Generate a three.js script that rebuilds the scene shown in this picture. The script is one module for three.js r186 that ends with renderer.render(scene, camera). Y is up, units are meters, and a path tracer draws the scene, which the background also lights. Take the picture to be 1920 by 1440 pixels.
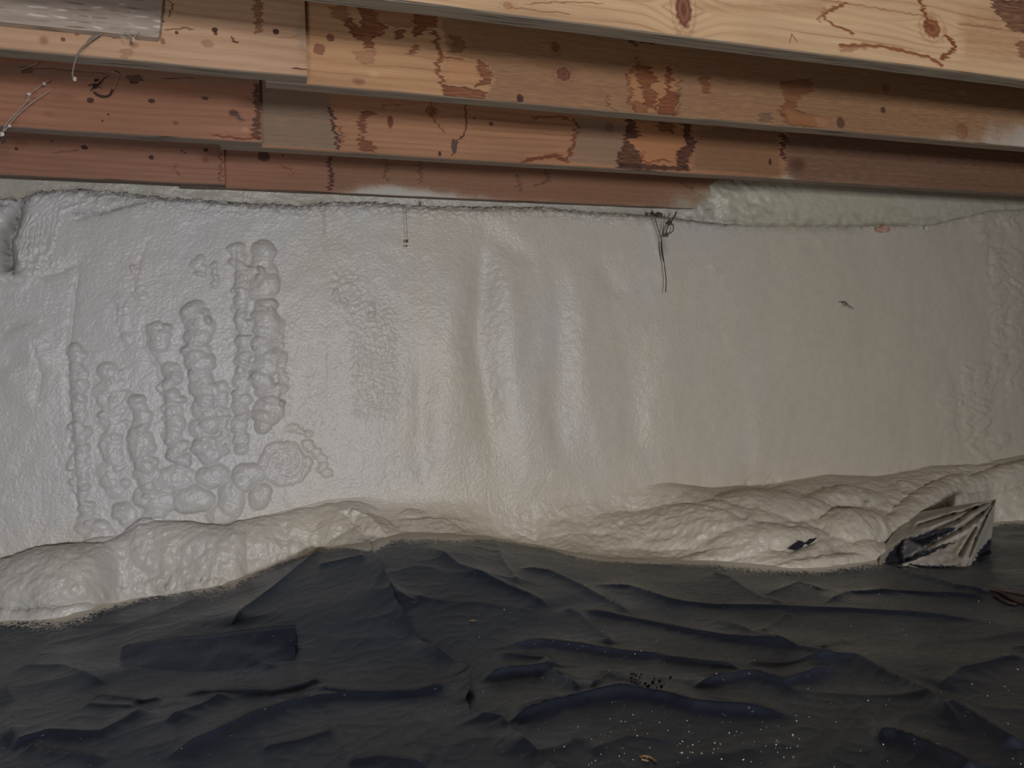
import * as THREE from 'three';
import { RectAreaLightUniformsLib } from 'three/addons/lights/RectAreaLightUniformsLib.js';
import { mergeGeometries as joinGeometries } from 'three/addons/utils/BufferGeometryUtils.js';
RectAreaLightUniformsLib.init();

// ---------------------------------------------------------------- camera, exposure, lamps
const scene = new THREE.Scene();
scene.background = new THREE.Color(0x000000);
const FOCAL = 1390, YAW = THREE.MathUtils.degToRad(18), ROLL = 0.036;
const EYE = new THREE.Vector3(0, 0.6, 2.4);
const camera = new THREE.PerspectiveCamera(2 * Math.atan(720 / FOCAL) * 180 / Math.PI, 1920 / 1440, 0.02, 40);
camera.position.copy(EYE);
camera.rotation.set(0, -YAW, -ROLL, 'YXZ');
const renderer = new THREE.WebGLRenderer({ antialias: true });
renderer.toneMapping = THREE.LinearToneMapping;
renderer.toneMappingExposure = 1.0;
renderer.shadowMap.enabled = true;
const LAMPS = [   // low unseen lamps behind the photographer, a large one and a small one added to fill shadows: x, z, height, aim x, aim z, width, height, brightness, colour
  { x: 0.7, z: 4.6, y: 0.27, ax: 0.8, az: 0, w: 0.46, h: 0.34, power: 138, colour: 0xfcfaff },
  { x: -0.4, z: 2.75, y: 0.27, ax: 0.1, az: 0, w: 0.3, h: 0.22, power: 42, colour: 0xfafaff },  // added fill lamp, lightens the shadows between joists
];

// ---------------------------------------------------------------- helpers
const clamp = (x, a, b) => Math.min(b, Math.max(a, x));
const smooth = (a, b, x) => { const t = clamp((x - a) / (b - a), 0, 1); return t * t * (3 - 2 * t); };
const mix = (a, b, t) => a + (b - a) * t;
function rng(seed) { let s = seed >>> 0; return () => { s = (s + 0x6d2b79f5) >>> 0; let t = Math.imul(s ^ (s >>> 15), 1 | s); t = (t + Math.imul(t ^ (t >>> 7), 61 | t)) ^ t; return ((t ^ (t >>> 14)) >>> 0) / 4294967296; }; }
function hash(i, j, k) { let h = Math.imul(i, 374761393) + Math.imul(j, 668265263) + Math.imul(k, 2147483647 ^ 0x1b873593); h = Math.imul(h ^ (h >>> 13), 1274126177); return ((h ^ (h >>> 16)) >>> 0) / 4294967296; }
const GX = new Float32Array(256), GY = new Float32Array(256); for (let k = 0; k < 256; k++) { GX[k] = Math.cos(k / 256 * 6.2831853); GY[k] = Math.sin(k / 256 * 6.2831853); }
function corner(i, j, k, fx, fy) { let h = Math.imul(i, 374761393) + Math.imul(j, 668265263) + Math.imul(k, 1013904243); h = Math.imul(h ^ (h >>> 13), 1274126177); h = (h ^ (h >>> 16)) & 255; return GX[h] * fx + GY[h] * fy; }
function noise(x, y, k = 0) {                       // gradient noise, about -1 .. 1
  k |= 0; const i = Math.floor(x), j = Math.floor(y), fx = x - i, fy = y - j;
  const u = fx * fx * fx * (fx * (fx * 6 - 15) + 10), v = fy * fy * fy * (fy * (fy * 6 - 15) + 10);
  const a = corner(i, j, k, fx, fy), b = corner(i + 1, j, k, fx - 1, fy), c = corner(i, j + 1, k, fx, fy - 1), d = corner(i + 1, j + 1, k, fx - 1, fy - 1);
  const p = a + (b - a) * u, q = c + (d - c) * u; return 1.5 * (p + (q - p) * v);
}
function fbm(x, y, k, n) { let a = 0, w = 1, s = 0; for (let o = 0; o < n; o++) { a += w * noise(x, y, k + o * 17); s += w; w *= 0.5; x *= 2.03; y *= 2.03; } return a / s; }
function cells(x, y, k) {                            // distance to the nearest and second nearest of scattered points
  const i = Math.floor(x), j = Math.floor(y); let a = 9, b = 9;
  for (let p = -1; p <= 1; p++) for (let q = -1; q <= 1; q++) {
    const dx = i + p + hash(i + p, j + q, k) - x, dy = j + q + hash(i + p, j + q, k + 1) - y, d = Math.sqrt(dx * dx + dy * dy);
    if (d < a) { b = a; a = d; } else if (d < b) b = d;
  }
  return [a, b];
}
const points = (text) => text.trim().split(/\s+/).map((s) => s.split(',').map(Number));
function lerpLine(line, x) {                          // y of a polyline sorted by x
  if (x <= line[0][0]) return line[0][1];
  for (let i = 1; i < line.length; i++) if (x <= line[i][0]) { const [a, b] = line[i - 1], [c, d] = line[i]; return mix(b, d, (x - a) / (c - a || 1)); }
  return line[line.length - 1][1];
}
function softened(line, s) {                          // a polyline with its corners eased
  const out = [], n = Math.ceil((line[line.length - 1][0] - line[0][0]) / (s * 0.5));
  for (let i = 0; i <= n; i++) { const x = mix(line[0][0], line[line.length - 1][0], i / n); let a = 0, w = 0; for (let k = -4; k <= 4; k++) { const e = Math.exp(-k * k / 5); a += e * lerpLine(line, x + k * s * 0.5); w += e; } out.push([x, a / w]); }
  return out;
}
function segment(px, py, ax, ay, bx, by) {            // signed distance to a segment, and where along it
  const ex = bx - ax, ey = by - ay, l2 = ex * ex + ey * ey || 1e-12, t = clamp(((px - ax) * ex + (py - ay) * ey) / l2, 0, 1);
  const dx = px - ax - ex * t, dy = py - ay - ey * t, d = Math.sqrt(dx * dx + dy * dy);
  return [d, t, ex * (py - ay) - ey * (px - ax)];
}
const used = new Map();
function numbered(name) { const n = used.get(name) || 0; used.set(name, n + 1); return n ? name + '_' + String(n).padStart(3, '0') : name; }
function tag(o, label, category, group, kind) { if (label) o.userData.label = label; if (category) o.userData.category = category; if (group) o.userData.group = group; if (kind) o.userData.kind = kind; return o; }
function put(name, geometry, material, parent = scene) {
  const m = new THREE.Mesh(geometry, material); m.name = parent === scene ? numbered(name) : name; m.castShadow = m.receiveShadow = true; parent.add(m);
  if (parent !== scene) { const n = parent.children.filter((c) => c !== m && c.name.replace(/_\d{3}$/, '') === name).length; if (n) m.name = name + '_' + String(n).padStart(3, '0'); }
  return m;
}
function holder(name, x, y, z) { const g = new THREE.Group(); g.name = numbered(name); g.position.set(x, y, z); scene.add(g); return g; }
const mergeGeometries = (list) => joinGeometries(list.map((g) => (g.index ? g.toNonIndexed() : g)));
const std = (o) => new THREE.MeshStandardMaterial({ side: THREE.DoubleSide, ...o });
function dataTexture(w, h, f, srgb) {
  const d = new Uint8Array(w * h * 4);
  for (let j = 0; j < h; j++) for (let i = 0; i < w; i++) { const c = f(i, j), o = (j * w + i) * 4; d[o] = clamp(c[0], 0, 255); d[o + 1] = clamp(c[1], 0, 255); d[o + 2] = clamp(c[2], 0, 255); d[o + 3] = 255; }
  const t = new THREE.DataTexture(d, w, h); t.magFilter = THREE.LinearFilter; t.minFilter = THREE.LinearMipmapLinearFilter; t.generateMipmaps = true;
  t.wrapS = t.wrapT = THREE.MirroredRepeatWrapping; if (srgb) t.colorSpace = THREE.SRGBColorSpace; t.needsUpdate = true; return t;
}
// measuring the photograph: the sight line through a photo pixel, and where it meets a vertical plane or the ground
const SY = Math.sin(YAW), CY = Math.cos(YAW), SR = Math.sin(ROLL), CR = Math.cos(ROLL);
function sight(px, py) { const a = px - 960, b = 720 - py, r = a * CR + b * SR; return [SY * FOCAL + CY * r, -a * SR + b * CR, -CY * FOCAL + SY * r]; }
function onPlane(px, py, z) { const d = sight(px, py), t = (z - EYE.z) / d[2]; return [d[0] * t, EYE.y + d[1] * t, z]; }

// ---------------------------------------------------------------- the ground: its broad shape
function ground(x, z) {
  const m = 0.14 * Math.exp(-Math.pow((x - 0.36) / (x < 0.36 ? 0.42 : 0.48), 2)) * (1 - smooth(0.12, 0.95, z));
  return m - 0.05 * smooth(0.8, 2.0, x) + 0.008 * noise(x * 1.3, z * 1.3, 5);
}
function onGround(px, py) {
  const d = sight(px, py); let t0 = 0, last = 1;
  const f = (t) => EYE.y + d[1] * t - ground(d[0] * t, EYE.z + d[2] * t);
  const end = (0.02 - EYE.z) / d[2];
  for (let k = 1; k <= 60; k++) { const t = end * k / 60; if (f(t) < 0) { let a = t0, b = t; for (let n = 0; n < 30; n++) { const m = (a + b) / 2; if (f(m) < 0) b = m; else a = m; } return [d[0] * b, EYE.z + d[2] * b]; } t0 = t; }
  return [d[0] * end, 0.02];
}
const FOAM_EDGE = points('-60,1186 0,1182 100,1177 180,1164 210,1142 300,1129 400,1113 455,1098 472,1076 500,1063 560,1056 592,1038 620,1036 660,1035 690,1046 712,1024 740,1012 800,1011 860,1014 920,1012 1000,1018 1050,1038 1100,1050 1180,1057 1300,1060 1400,1067 1480,1074 1560,1071 1640,1060 1690,1042 1740,1024 1800,1004 1870,986 1920,986 1990,980')
  .map(([a, b]) => onGround(a, b)).sort((a, b) => a[0] - b[0]);
const FOAM_EDGE_EASED = softened(FOAM_EDGE, 0.025);
const foamEdge = (x) => clamp(lerpLine(FOAM_EDGE_EASED, x), 0.06, 0.6) + 0.006 * noise(x * 14, 3, 9);

// ---------------------------------------------------------------- foam sprayed on the wall
const TOP = 1.30;
const LIP = points('-60,372 40,372 70,356 140,351 220,357 300,366 400,373 480,379 560,382 620,377 700,377 760,381 900,389 1000,387 1150,396 1215,402 1340,414 1400,417 1500,418 1600,419 1650,415 1740,419 1800,405 1850,392 1920,390 1990,392').map(([a, b]) => onPlane(a, b, 0));
const lip = (x) => lerpLine(LIP, x) + 0.003 * noise(x * 40, 1, 3) + 0.0022 * noise(x * 130, 1, 4);
const FOOT = points('-60,1062 0,1050 80,1024 220,1006 234,1000 262,970 330,974 400,986 500,966 620,935 700,930 900,930 1100,925 1250,905 1330,915 1450,905 1550,890 1650,893 1750,872 1830,870 1920,853 1990,850').map(([a, b]) => onPlane(a, b, 0));
const FOOT_EASED = softened(FOOT, 0.02);
const foot = (x) => Math.max(0.045, lerpLine(FOOT_EASED, x));
const ROUND = points('-60,1 480,1 640,0.25 760,0 1180,0 1290,0.8 1990,1').map(([a, b]) => [onPlane(a, 900, 0)[0], b]);

const xs = [];
for (let x = -2.49; x < onPlane(-50, 700, 0)[0] - 0.03; x += 0.05) xs.push(x);
for (let p = -50; p <= 1980; p += 2) xs.push(onPlane(p, 700, 0)[0]);
for (let x = xs[xs.length - 1] + 0.05; x < 6.48; x += 0.05) xs.push(x);
const NX = xs.length, N1 = 16, N2 = 330, N3 = 130, N4 = 3, NQ = N1 + N2 + N3 + N4 + 1;
const B = new Float32Array(NX * NQ * 3), Q = new Float32Array(NX * NQ), H = new Float32Array(NX * NQ), D = new Float32Array(NX * NQ);   // base point, distance down the profile, height, dirt and painted crack shade
for (let i = 0; i < NX; i++) {
  const x = xs[i], yl = lip(x), yf = foot(x), ze = foamEdge(x), g = ground(x, ze) - 0.004, k = lerpLine(ROUND, x);
  for (let j = 0; j < NQ; j++) {
    let y, z, q;
    if (j <= N1) { const t = j / N1; if (t < 0.5) { z = mix(-0.11, -0.022, t * 2); y = yl; } else { const a = (t - 0.5) * Math.PI; z = -0.022 + 0.022 * Math.sin(a); y = yl - 0.022 * (1 - Math.cos(a)); } q = TOP - yl - 0.12 * (1 - t) + 0.022 * t; }
    else if (j <= N1 + N2) { const t = (j - N1) / N2; z = 0; y = mix(yl - 0.022, yf, t); q = TOP - y; }
    else if (j <= N1 + N2 + N3) {
      const t = (j - N1 - N2) / N3, a = t * Math.PI / 2, s = Math.sin(a), c = Math.cos(a);
      z = ze * mix(1 - c, s, k); y = g + (yf - g) * mix(1 - s, c, k); q = TOP - yf + t * (ze + yf - g) * 0.8;
    } else { const t = (j - N1 - N2 - N3) / N4; z = ze - 0.02 * t; y = g - 0.03 * t; q = TOP - yf + (ze + yf - g) * 0.8 + t * 0.03; }
    const o = i * NQ + j; B[o * 3] = x; B[o * 3 + 1] = y; B[o * 3 + 2] = z; Q[o] = q;
  }
}
function onFoam(px, py) {                              // wall coordinates (along the wall, down the profile) of a measured point
  const p = onPlane(px, py, 0); if (p[1] > foot(p[0])) return [p[0], TOP - p[1]];
  let best = 1e9, at = [p[0], TOP - p[1]]; const d = sight(px, py), n = Math.hypot(...d);
  for (let i = 0; i < NX; i += 2) for (let j = N1 + N2 - 4; j < NQ - N4; j += 2) {
    const o = (i * NQ + j) * 3, a = B[o] - EYE.x, b = B[o + 1] - EYE.y, c = B[o + 2] - EYE.z, t = (a * d[0] + b * d[1] + c * d[2]) / n, r = a * a + b * b + c * c - t * t + 1e-4 * t;
    if (r < best) { best = r; at = [xs[i], Q[i * NQ + j]]; }
  }
  return at;
}
const foamLine = (text) => points(text).map(([a, b]) => onFoam(a, b));
function span(x0, x1, f) { let a = 0, b = NX; while (b - a > 1) { const m = (a + b) >> 1; if (xs[m] < x0) a = m; else b = m; } for (let i = a; i < NX && xs[i] <= x1; i++) f(i); }
function area(x0, x1, q0, q1, f) { span(x0, x1, (i) => { for (let j = 0, o = i * NQ; j < NQ; j++, o++) if (Q[o] > q0 && Q[o] < q1) f(o, xs[i], Q[o]); }); }
const MM = 0.00175;                                    // size of a photo pixel on the wall, metres (at the left; it is larger further right)
const scaleAt = (px) => { const a = onPlane(px, 700, 0)[0], b = onPlane(px + 1, 700, 0)[0]; return b - a; };

// broad swells and skin of the foam
for (let i = 0; i < NX; i++) for (let j = 0; j < NQ; j++) {
  const o = i * NQ + j, x = xs[i], q = Q[o], calm = smooth(0.3, 0.55, x) * (1 - smooth(2.4, 3.0, x));
  const wx = x + 0.02 * noise(x * 5, q * 3, 31), low = smooth(1.05, 1.2, q);
  let h = 0.010 * fbm(x * 2.2, q * 1.3, 11, 2) + 0.003 * fbm(x * 9, q * 6, 21, 2);
  h += mix(0.0017, 0.0007, calm) * fbm(wx * 26, q * 17, 41, 3);
  h += mix(0.0005, 0.0005, calm) * noise(x * 95, q * 80, 51) + 0.00035 * noise(x * 210, q * 200, 52);
  h += low * (0.008 * fbm(x * 11, q * 13, 61, 3) + 0.0035 * fbm(x * 34, q * 30, 62, 2));
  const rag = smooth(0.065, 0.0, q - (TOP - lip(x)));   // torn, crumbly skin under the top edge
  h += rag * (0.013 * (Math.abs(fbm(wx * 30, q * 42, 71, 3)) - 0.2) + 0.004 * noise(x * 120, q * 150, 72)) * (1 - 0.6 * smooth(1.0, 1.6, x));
  H[o] = h; D[o] = rag * rag * clamp(0.25 + 0.8 * fbm(x * 30, q * 34, 73, 3), 0, 1) * (1 - 0.25 * smooth(1.2, 2.2, x));  // lip dirt, kept strong on the right to paint the crack as shaded
}
const BEAD = new Float32Array(NX * NQ);
function cap(cx, cq, rx, rq, h, turn = 0, pow = 0.55) {   // a bead of foam: rounded, steep where it meets its neighbours
  const c = Math.cos(turn), s = Math.sin(turn), R = Math.max(rx, rq) + 0.008;
  area(cx - R, cx + R, cq - R, cq + R, (o, x, q) => {
    const dx = x - cx + 0.0024 * noise(x * 60, q * 60, 81) + 0.005 * noise(x * 24, q * 24, 83), dq = q - cq + 0.0024 * noise(x * 60, q * 60, 82) + 0.005 * noise(x * 24, q * 24, 84), a = (dx * c + dq * s) / rx, b = (-dx * s + dq * c) / rq, r = a * a + b * b;
    if (r < 1) { const v = h * Math.pow(1 - r, pow); if (v > BEAD[o]) BEAD[o] = v; }
  });
}
function capPx(px, py, rx, ry, h, turn, pow) { const [x, q] = onFoam(px, py), k = scaleAt(px); cap(x, q, rx * k, ry * MM * 0.95, h, turn, pow); }
function pass(text, w, h, seed, lumps = 1) {             // one upward sweep of the gun: overlapping beads along a line, w in photo pixels
  const r = rng(seed), pts = points(text);
  for (let s = 0; s + 1 < pts.length; s++) {
    const [ax, ay] = pts[s], [bx, by] = pts[s + 1], n = Math.max(2, Math.round(Math.hypot(bx - ax, by - ay) / (w * 0.3)));
    for (let k = 0; k < n; k++) {
      const t = (k + r() * 0.5) / n, px = mix(ax, bx, t) + (r() - 0.5) * w * 0.34, py = mix(ay, by, t);
      capPx(px, py, w * (0.36 + 0.26 * r()), w * (0.2 + 0.24 * r()), h * (0.8 + 0.8 * r()), (r() - 0.5) * 1.3, 0.6);
      if (r() < lumps * 0.6) capPx(px + (r() - 0.5) * w * 0.9, py + (r() - 0.5) * w * 0.5, w * (0.12 + 0.16 * r()), w * (0.1 + 0.12 * r()), h * (0.9 + 0.9 * r()), r() * 3, 0.5);
    }
  }
}
pass('147,655 148,740 152,800 150,870 158,940 165,1000', 34, 0.008, 1, 0.4);
pass('205,690 212,760 208,840 215,930', 48, 0.006, 2, 1);
pass('262,745 262,800 270,860 275,950', 44, 0.012, 3, 0.7);
pass('296,605 300,650', 44, 0.010, 4, 0.6);
pass('318,690 325,760 330,830 335,880', 44, 0.011, 5, 0.8);
pass('368,575 372,640 380,700 386,760 385,850', 50, 0.014, 6, 1);
pass('448,465 450,560 455,640 455,700 452,780 450,850', 30, 0.010, 7, 0.8);
pass('492,470 492,560 500,600 498,680 500,760 495,800', 56, 0.016, 8, 1);
pass('372,485 376,520', 26, 0.006, 9, 0.2); pass('402,495 404,540', 14, 0.005, 10, 0.2);
pass('228,560 232,640', 24, 0.003, 12, 0.2); pass('256,500 262,560', 26, 0.003, 13, 0.3);
pass('415,720 420,850', 26, 0.008, 14, 0.8); pass('525,620 530,740', 18, 0.006, 15, 0.4);
pass('250,990 300,960', 40, 0.010, 16, 0.7); pass('165,985 195,990', 44, 0.012, 17, 0.5);
pass('225,950 245,980', 40, 0.010, 18, 0.9);
for (const [a, b, c, d, h, t] of [[361, 936, 44, 26, 0.022, 0.1], [330, 900, 40, 26, 0.014, 0], [398, 893, 34, 22, 0.018, -0.2], [468, 888, 34, 20, 0.017, 0.1], [434, 935, 26, 40, 0.016, 0], [488, 930, 22, 26, 0.016, 0.2], [455, 900, 22, 24, 0.02, 0],
  [415, 965, 30, 20, 0.010, 0], [300, 940, 36, 24, 0.016, 0], [345, 862, 16, 14, 0.016, 0], [393, 850, 22, 22, 0.015, 0], [492, 797, 16, 14, 0.017, 0], [212, 855, 20, 18, 0.010, 0], [215, 820, 16, 12, 0.010, 0], [500, 600, 30, 24, 0.024, 0.6], [494, 545, 32, 18, 0.02, -0.3],
  [376, 680, 30, 22, 0.02, -0.3], [372, 600, 24, 18, 0.017, 0.3], [384, 730, 30, 20, 0.019, 0.3], [190, 1008, 34, 18, 0.012, 0]]) capPx(a, b, c, d, h, t, 0.5);
function swirl(px, py, r, turns, w, h) { for (let k = 0; k < turns * 22; k++) { const a = k / 22 * 6.283, s = r * (1 - k / (turns * 22 + 6)); capPx(px + Math.cos(a) * s, py + Math.sin(a) * s * 0.85, w, w * 0.7, h * (0.8 + 0.3 * hash(k, px, 3)), a + 1.57, 0.6); } }
swirl(532, 866, 46, 3, 12, 0.008); pass('575,830 605,860 612,890', 22, 0.004, 41, 1); pass('545,800 580,815', 20, 0.004, 42, 1); swirl(210, 745, 28, 1, 15, 0.007);
swirl(345, 1098, 30, 1.2, 14, 0.014); swirl(290, 1105, 22, 1, 12, 0.014); swirl(225, 1112, 20, 0.9, 13, 0.014); swirl(262, 1108, 22, 1, 12, 0.012); swirl(480, 1030, 40, 1.2, 12, 0.009); swirl(395, 1088, 24, 1, 12, 0.011);
swirl(1700, 925, 34, 1.3, 14, 0.006);
pass('200,1112 260,1112 330,1103 400,1090', 28, 0.012, 21, 1); pass('400,1045 450,1025 490,1005', 32, 0.011, 22, 1); pass('310,1078 400,1060', 26, 0.008, 23, 0.8); pass('30,1080 60,1110 110,1120', 30, 0.006, 24, 0.3); pass('430,1065 470,1050', 22, 0.009, 25, 1);
// rolls and humps along the foot
for (const [a, b, c, d, h, t] of [[110, 1060, 170, 60, 0.020, 0.1], [330, 1010, 140, 50, 0.022, 0.05], [470, 1020, 150, 55, 0.018, -0.25], [600, 985, 110, 40, 0.022, -0.1], [700, 985, 50, 30, 0.016, 0.5], [775, 965, 26, 16, 0.010, 0], [800, 985, 70, 22, 0.010, 0.2], [1290, 985, 150, 60, 0.032, 0.25], [1450, 945, 90, 55, 0.034, 0.2], [1440, 1000, 90, 40, 0.026, 0.1],
  [1610, 985, 60, 55, 0.040, 0], [1590, 930, 70, 35, 0.022, 0], [1740, 945, 130, 38, 0.040, -0.35], [1860, 900, 110, 34, 0.030, -0.2], [1560, 1050, 100, 18, 0.014, 0], [1350, 1040, 90, 22, 0.014, 0], [1180, 1010, 70, 30, 0.014, 0], [1640, 1030, 40, 36, 0.024, 0]]) capPx(a, b, c, d, h, t, 0.8);
// right-hand passes
pass('1870,475 1872,560 1875,640 1872,720', 34, 0.0045, 31, 0.1); pass('1840,690 1838,760 1842,820', 38, 0.005, 32, 0.3); pass('1812,690 1818,790 1822,840', 26, 0.004, 33, 0.2); pass('1902,470 1905,640 1902,760', 38, 0.004, 34, 0.1);
pass('1890,380 1895,440', 40, 0.006, 35, 0.3); pass('1850,390 1835,450', 34, 0.004, 36, 0.1); pass('1770,720 1790,830', 34, 0.0025, 37, 0.1); pass('1880,820 1840,850 1800,880', 40, 0.005, 38, 0.4);
for (let i = 0; i < NX; i++) for (let j = 0, o = i * NQ; j < NQ; j++, o++) if (BEAD[o] > 0) H[o] += BEAD[o] + 0.0022 * fbm(xs[i] * 55, Q[o] * 60, 85, 2) * Math.min(1, BEAD[o] / 0.006);
function ridge(text, w, h, sharp = 1, w2 = w) {          // soft or sharp fold, w in photo pixels; the two sides may differ
  const l = foamLine(text), k = scaleAt(points(text)[0][0]), a = w * k, b = w2 * k, R = Math.max(a, b) * 3.2;
  let x0 = 1e9, x1 = -1e9, q0 = 1e9, q1 = -1e9; for (const [x, q] of l) { x0 = Math.min(x0, x); x1 = Math.max(x1, x); q0 = Math.min(q0, q); q1 = Math.max(q1, q); }
  area(x0 - R, x1 + R, q0 - R, q1 + R, (o, x, q) => {
    let d = 1e9, side = 1, end = 1; const jx = x + 0.004 * noise(x * 50, q * 50, 91), jq = q + 0.004 * noise(x * 50, q * 50, 92);
    for (let s = 0; s + 1 < l.length; s++) { const [e, t, c] = segment(jx, jq, ...l[s], ...l[s + 1]); if (e < d) { d = e; side = c; const u = (s + t) / (l.length - 1); end = smooth(0, sharp ? 0.12 : 0.28, u) * smooth(1, sharp ? 0.88 : 0.72, u); } }
    const r = d / (side > 0 ? a : b); if (r < 3.2) H[o] += h * end * (sharp ? Math.exp(-r) : Math.exp(-r * r));
  });
}
// smooth upright swells in the middle
ridge('905,400 905,520 895,640 915,760 925,900', 26, -0.020, 0); ridge('962,420 958,560 965,700 985,820 1010,930', 26, 0.010, 0); ridge('1045,480 1050,640 1045,780 1060,900', 24, -0.007, 0); ridge('850,420 845,600 840,800 850,930', 34, 0.007, 0);
ridge('1100,470 1095,640 1110,780 1135,870', 24, 0.006, 0); ridge('1125,470 1140,520 1160,570', 22, -0.007, 0); ridge('1180,620 1185,760 1200,880', 26, -0.006, 0); ridge('990,620 1005,740 1025,840 1050,930', 20, 0.006, 0); ridge('790,640 790,840 800,930', 20, -0.007, 0);
ridge('900,385 910,430 960,470 1020,500', 22, -0.006, 0); ridge('1260,560 1250,700 1240,850', 40, 0.008, 0); ridge('1420,740 1425,900', 16, 0.005, 0, 40); ridge('1690,560 1690,760', 40, 0.007, 0);
// laps and cracks on the left
ridge('150,470 128,660 132,760 150,1000', 5, -0.006); ridge('270,592 272,650 300,690 308,760 312,900', 4, -0.007); ridge('442,450 438,560 440,640', 4, -0.006);
ridge('262,480 250,530 258,560', 4, -0.003); ridge('230,560 222,640', 4, -0.002); ridge('60,640 78,700 70,760', 5, -0.004); ridge('20,610 60,640 80,700', 30, 0.010, 0); ridge('0,690 40,720 60,780', 30, 0.006, 0);
ridge('130,412 180,402 240,384 290,372', 5, -0.006); ridge('70,520 110,510 150,490', 8, -0.006); ridge('280,440 262,490 255,540', 4, -0.003);
ridge('609,390 611,760', 3, -0.0012); ridge('0,1143 100,1139 180,1134 230,1131', 5, -0.014); ridge('330,1119 400,1109 452,1097', 4, -0.008); ridge('350,1112 400,1103 450,1090', 4, 0.005); ridge('536,420 540,800', 5, 0.0012); ridge('616,640 614,760', 8, 0.002);
// crooked hollow at the left edge
ridge('-40,372 20,372 48,372', 20, -0.012, 0); ridge('45,365 24,415 8,450 12,490 25,510', 12, -0.055, 0); ridge('-40,400 0,380', 26, 0.012, 0); ridge('-30,520 20,520 60,530', 16, 0.012, 0);
for (let k = 0; k < 16; k++) ridge(`${28 + k * 5},${500 - k * 4} ${36 + k * 5},${440 - k * 3} ${60 + k * 7},${400 - k * 1.4}`, 3, (k % 2 ? 0.0045 : -0.004));
// glossy coarse patch, and the sprayed finger-like run in it
function coarse(x0, y0, x1, y1, amp, freq, seed) { const [a, b] = onFoam(x0, y0), [c, d] = onFoam(x1, y1); area(a - 0.02, c + 0.02, b - 0.02, d + 0.02, (o, x, q) => { const m = smooth(a - 0.008, a + 0.02, x) * smooth(c + 0.008, c - 0.02, x) * smooth(b - 0.01, b + 0.03, q) * smooth(d + 0.01, d - 0.03, q); H[o] += m * amp * (fbm(x * freq, q * freq * 0.9, seed, 2) + 0.4 * (0.5 - cells(x * freq * 0.8, q * freq * 0.7, seed)[0])); }); }
coarse(650, 560, 755, 790, 0.0034, 90, 101); coarse(615, 500, 690, 580, 0.0035, 75, 102); coarse(560, 690, 615, 820, 0.0016, 80, 103); coarse(20, 420, 110, 520, 0.005, 60, 104); coarse(60, 360, 300, 400, 0.003, 60, 105); coarse(1180, 985, 1420, 1050, 0.006, 34, 106); coarse(280, 600, 560, 880, 0.0016, 70, 107);
ridge('697,562 698,605', 6, 0.006, 0); ridge('626,525 632,565 648,585', 6, 0.005, 0); ridge('640,540 665,528', 5, 0.004, 0);
// creases low down
ridge('640,965 680,990 700,1025', 7, -0.012); ridge('655,962 690,975 730,1010', 6, 0.010); ridge('760,985 830,975 900,990', 5, 0.004); ridge('960,995 1040,1006 1100,1000', 5, -0.005); ridge('1160,985 1165,1020', 5, -0.006); ridge('1250,930 1330,955 1400,985', 8, -0.012, 1, 20); ridge('1400,980 1480,990 1560,985', 7, -0.010);
ridge('1400,895 1430,915 1470,905', 7, -0.010); ridge('1420,915 1450,895 1490,905 1520,950', 6, -0.008); ridge('1440,1020 1480,1030 1530,1010', 6, -0.014); ridge('1540,985 1560,1000 1570,1040', 5, -0.008); ridge('1650,990 1640,1040', 6, -0.010); ridge('1700,985 1790,940 1860,900', 6, -0.008); ridge('1560,945 1620,945 1680,960', 6, -0.006); ridge('1780,920 1830,925 1920,905', 6, -0.006);
ridge('1215,400 1225,440 1240,500', 6, 0.003, 0); ridge('1480,420 1530,440 1550,470', 8, 0.003); ridge('1560,425 1600,445', 6, 0.003); ridge('1330,490 1350,520', 8, 0.004); ridge('1445,470 1450,500', 5, -0.003); ridge('1852,462 1885,464', 3, -0.006); ridge('1855,462 1852,520', 3, -0.005); ridge('1780,380 1850,385 1900,372', 5, -0.006); ridge('1700,395 1800,380', 9, 0.005, 0);
function grimeAndShade(text, w, a) { const l = foamLine(text), k = scaleAt(points(text)[0][0]) * w; for (const [i, p] of l.entries()) if (i) { const s = l[i - 1]; area(Math.min(p[0], s[0]) - k * 3, Math.max(p[0], s[0]) + k * 3, Math.min(p[1], s[1]) - k * 3, Math.max(p[1], s[1]) + k * 3, (o, x, q) => { const d = segment(x + 0.006 * noise(x * 70, q * 70, 96), q + 0.006 * noise(x * 70, q * 70, 97), ...s, ...p)[0] / k; D[o] = Math.max(D[o], a * clamp(Math.exp(-d * d) * (0.75 + 0.7 * fbm(x * 120, q * 120, 98, 2)), 0, 1)); }); } }
grimeAndShade('50,360 24,415 6,450 14,490 28,512', 8, 0.8); grimeAndShade('60,355 140,350 220,356 300,366 400,373 560,382', 5, 0.8); grimeAndShade('0,1144 60,1141 110,1137', 3, 0.5); grimeAndShade('330,1117 400,1107 452,1096', 2.5, 0.45); grimeAndShade('140,402 200,396 290,372', 5, 0.6); grimeAndShade('620,378 760,382 900,389 1000,388 1215,402', 5, 0.55); grimeAndShade('1190,397 1290,402 1340,412', 7, 0.75); grimeAndShade('1220,410 1240,425 1246,470', 7, 0.4); grimeAndShade('1330,411 1400,416 1500,419 1640,418 1700,418', 3.2, 0.85); grimeAndShade('1400,424 1500,428 1600,428', 7, 0.3); grimeAndShade('1480,1026 1500,1020 1530,1010', 5, 0.5); grimeAndShade('1560,1038 1578,1040', 5, 0.5); grimeAndShade('1618,945 1626,943', 3, 0.8);  // dirt, plus shade painted into the right lip crack; foot creases darkened too
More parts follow.
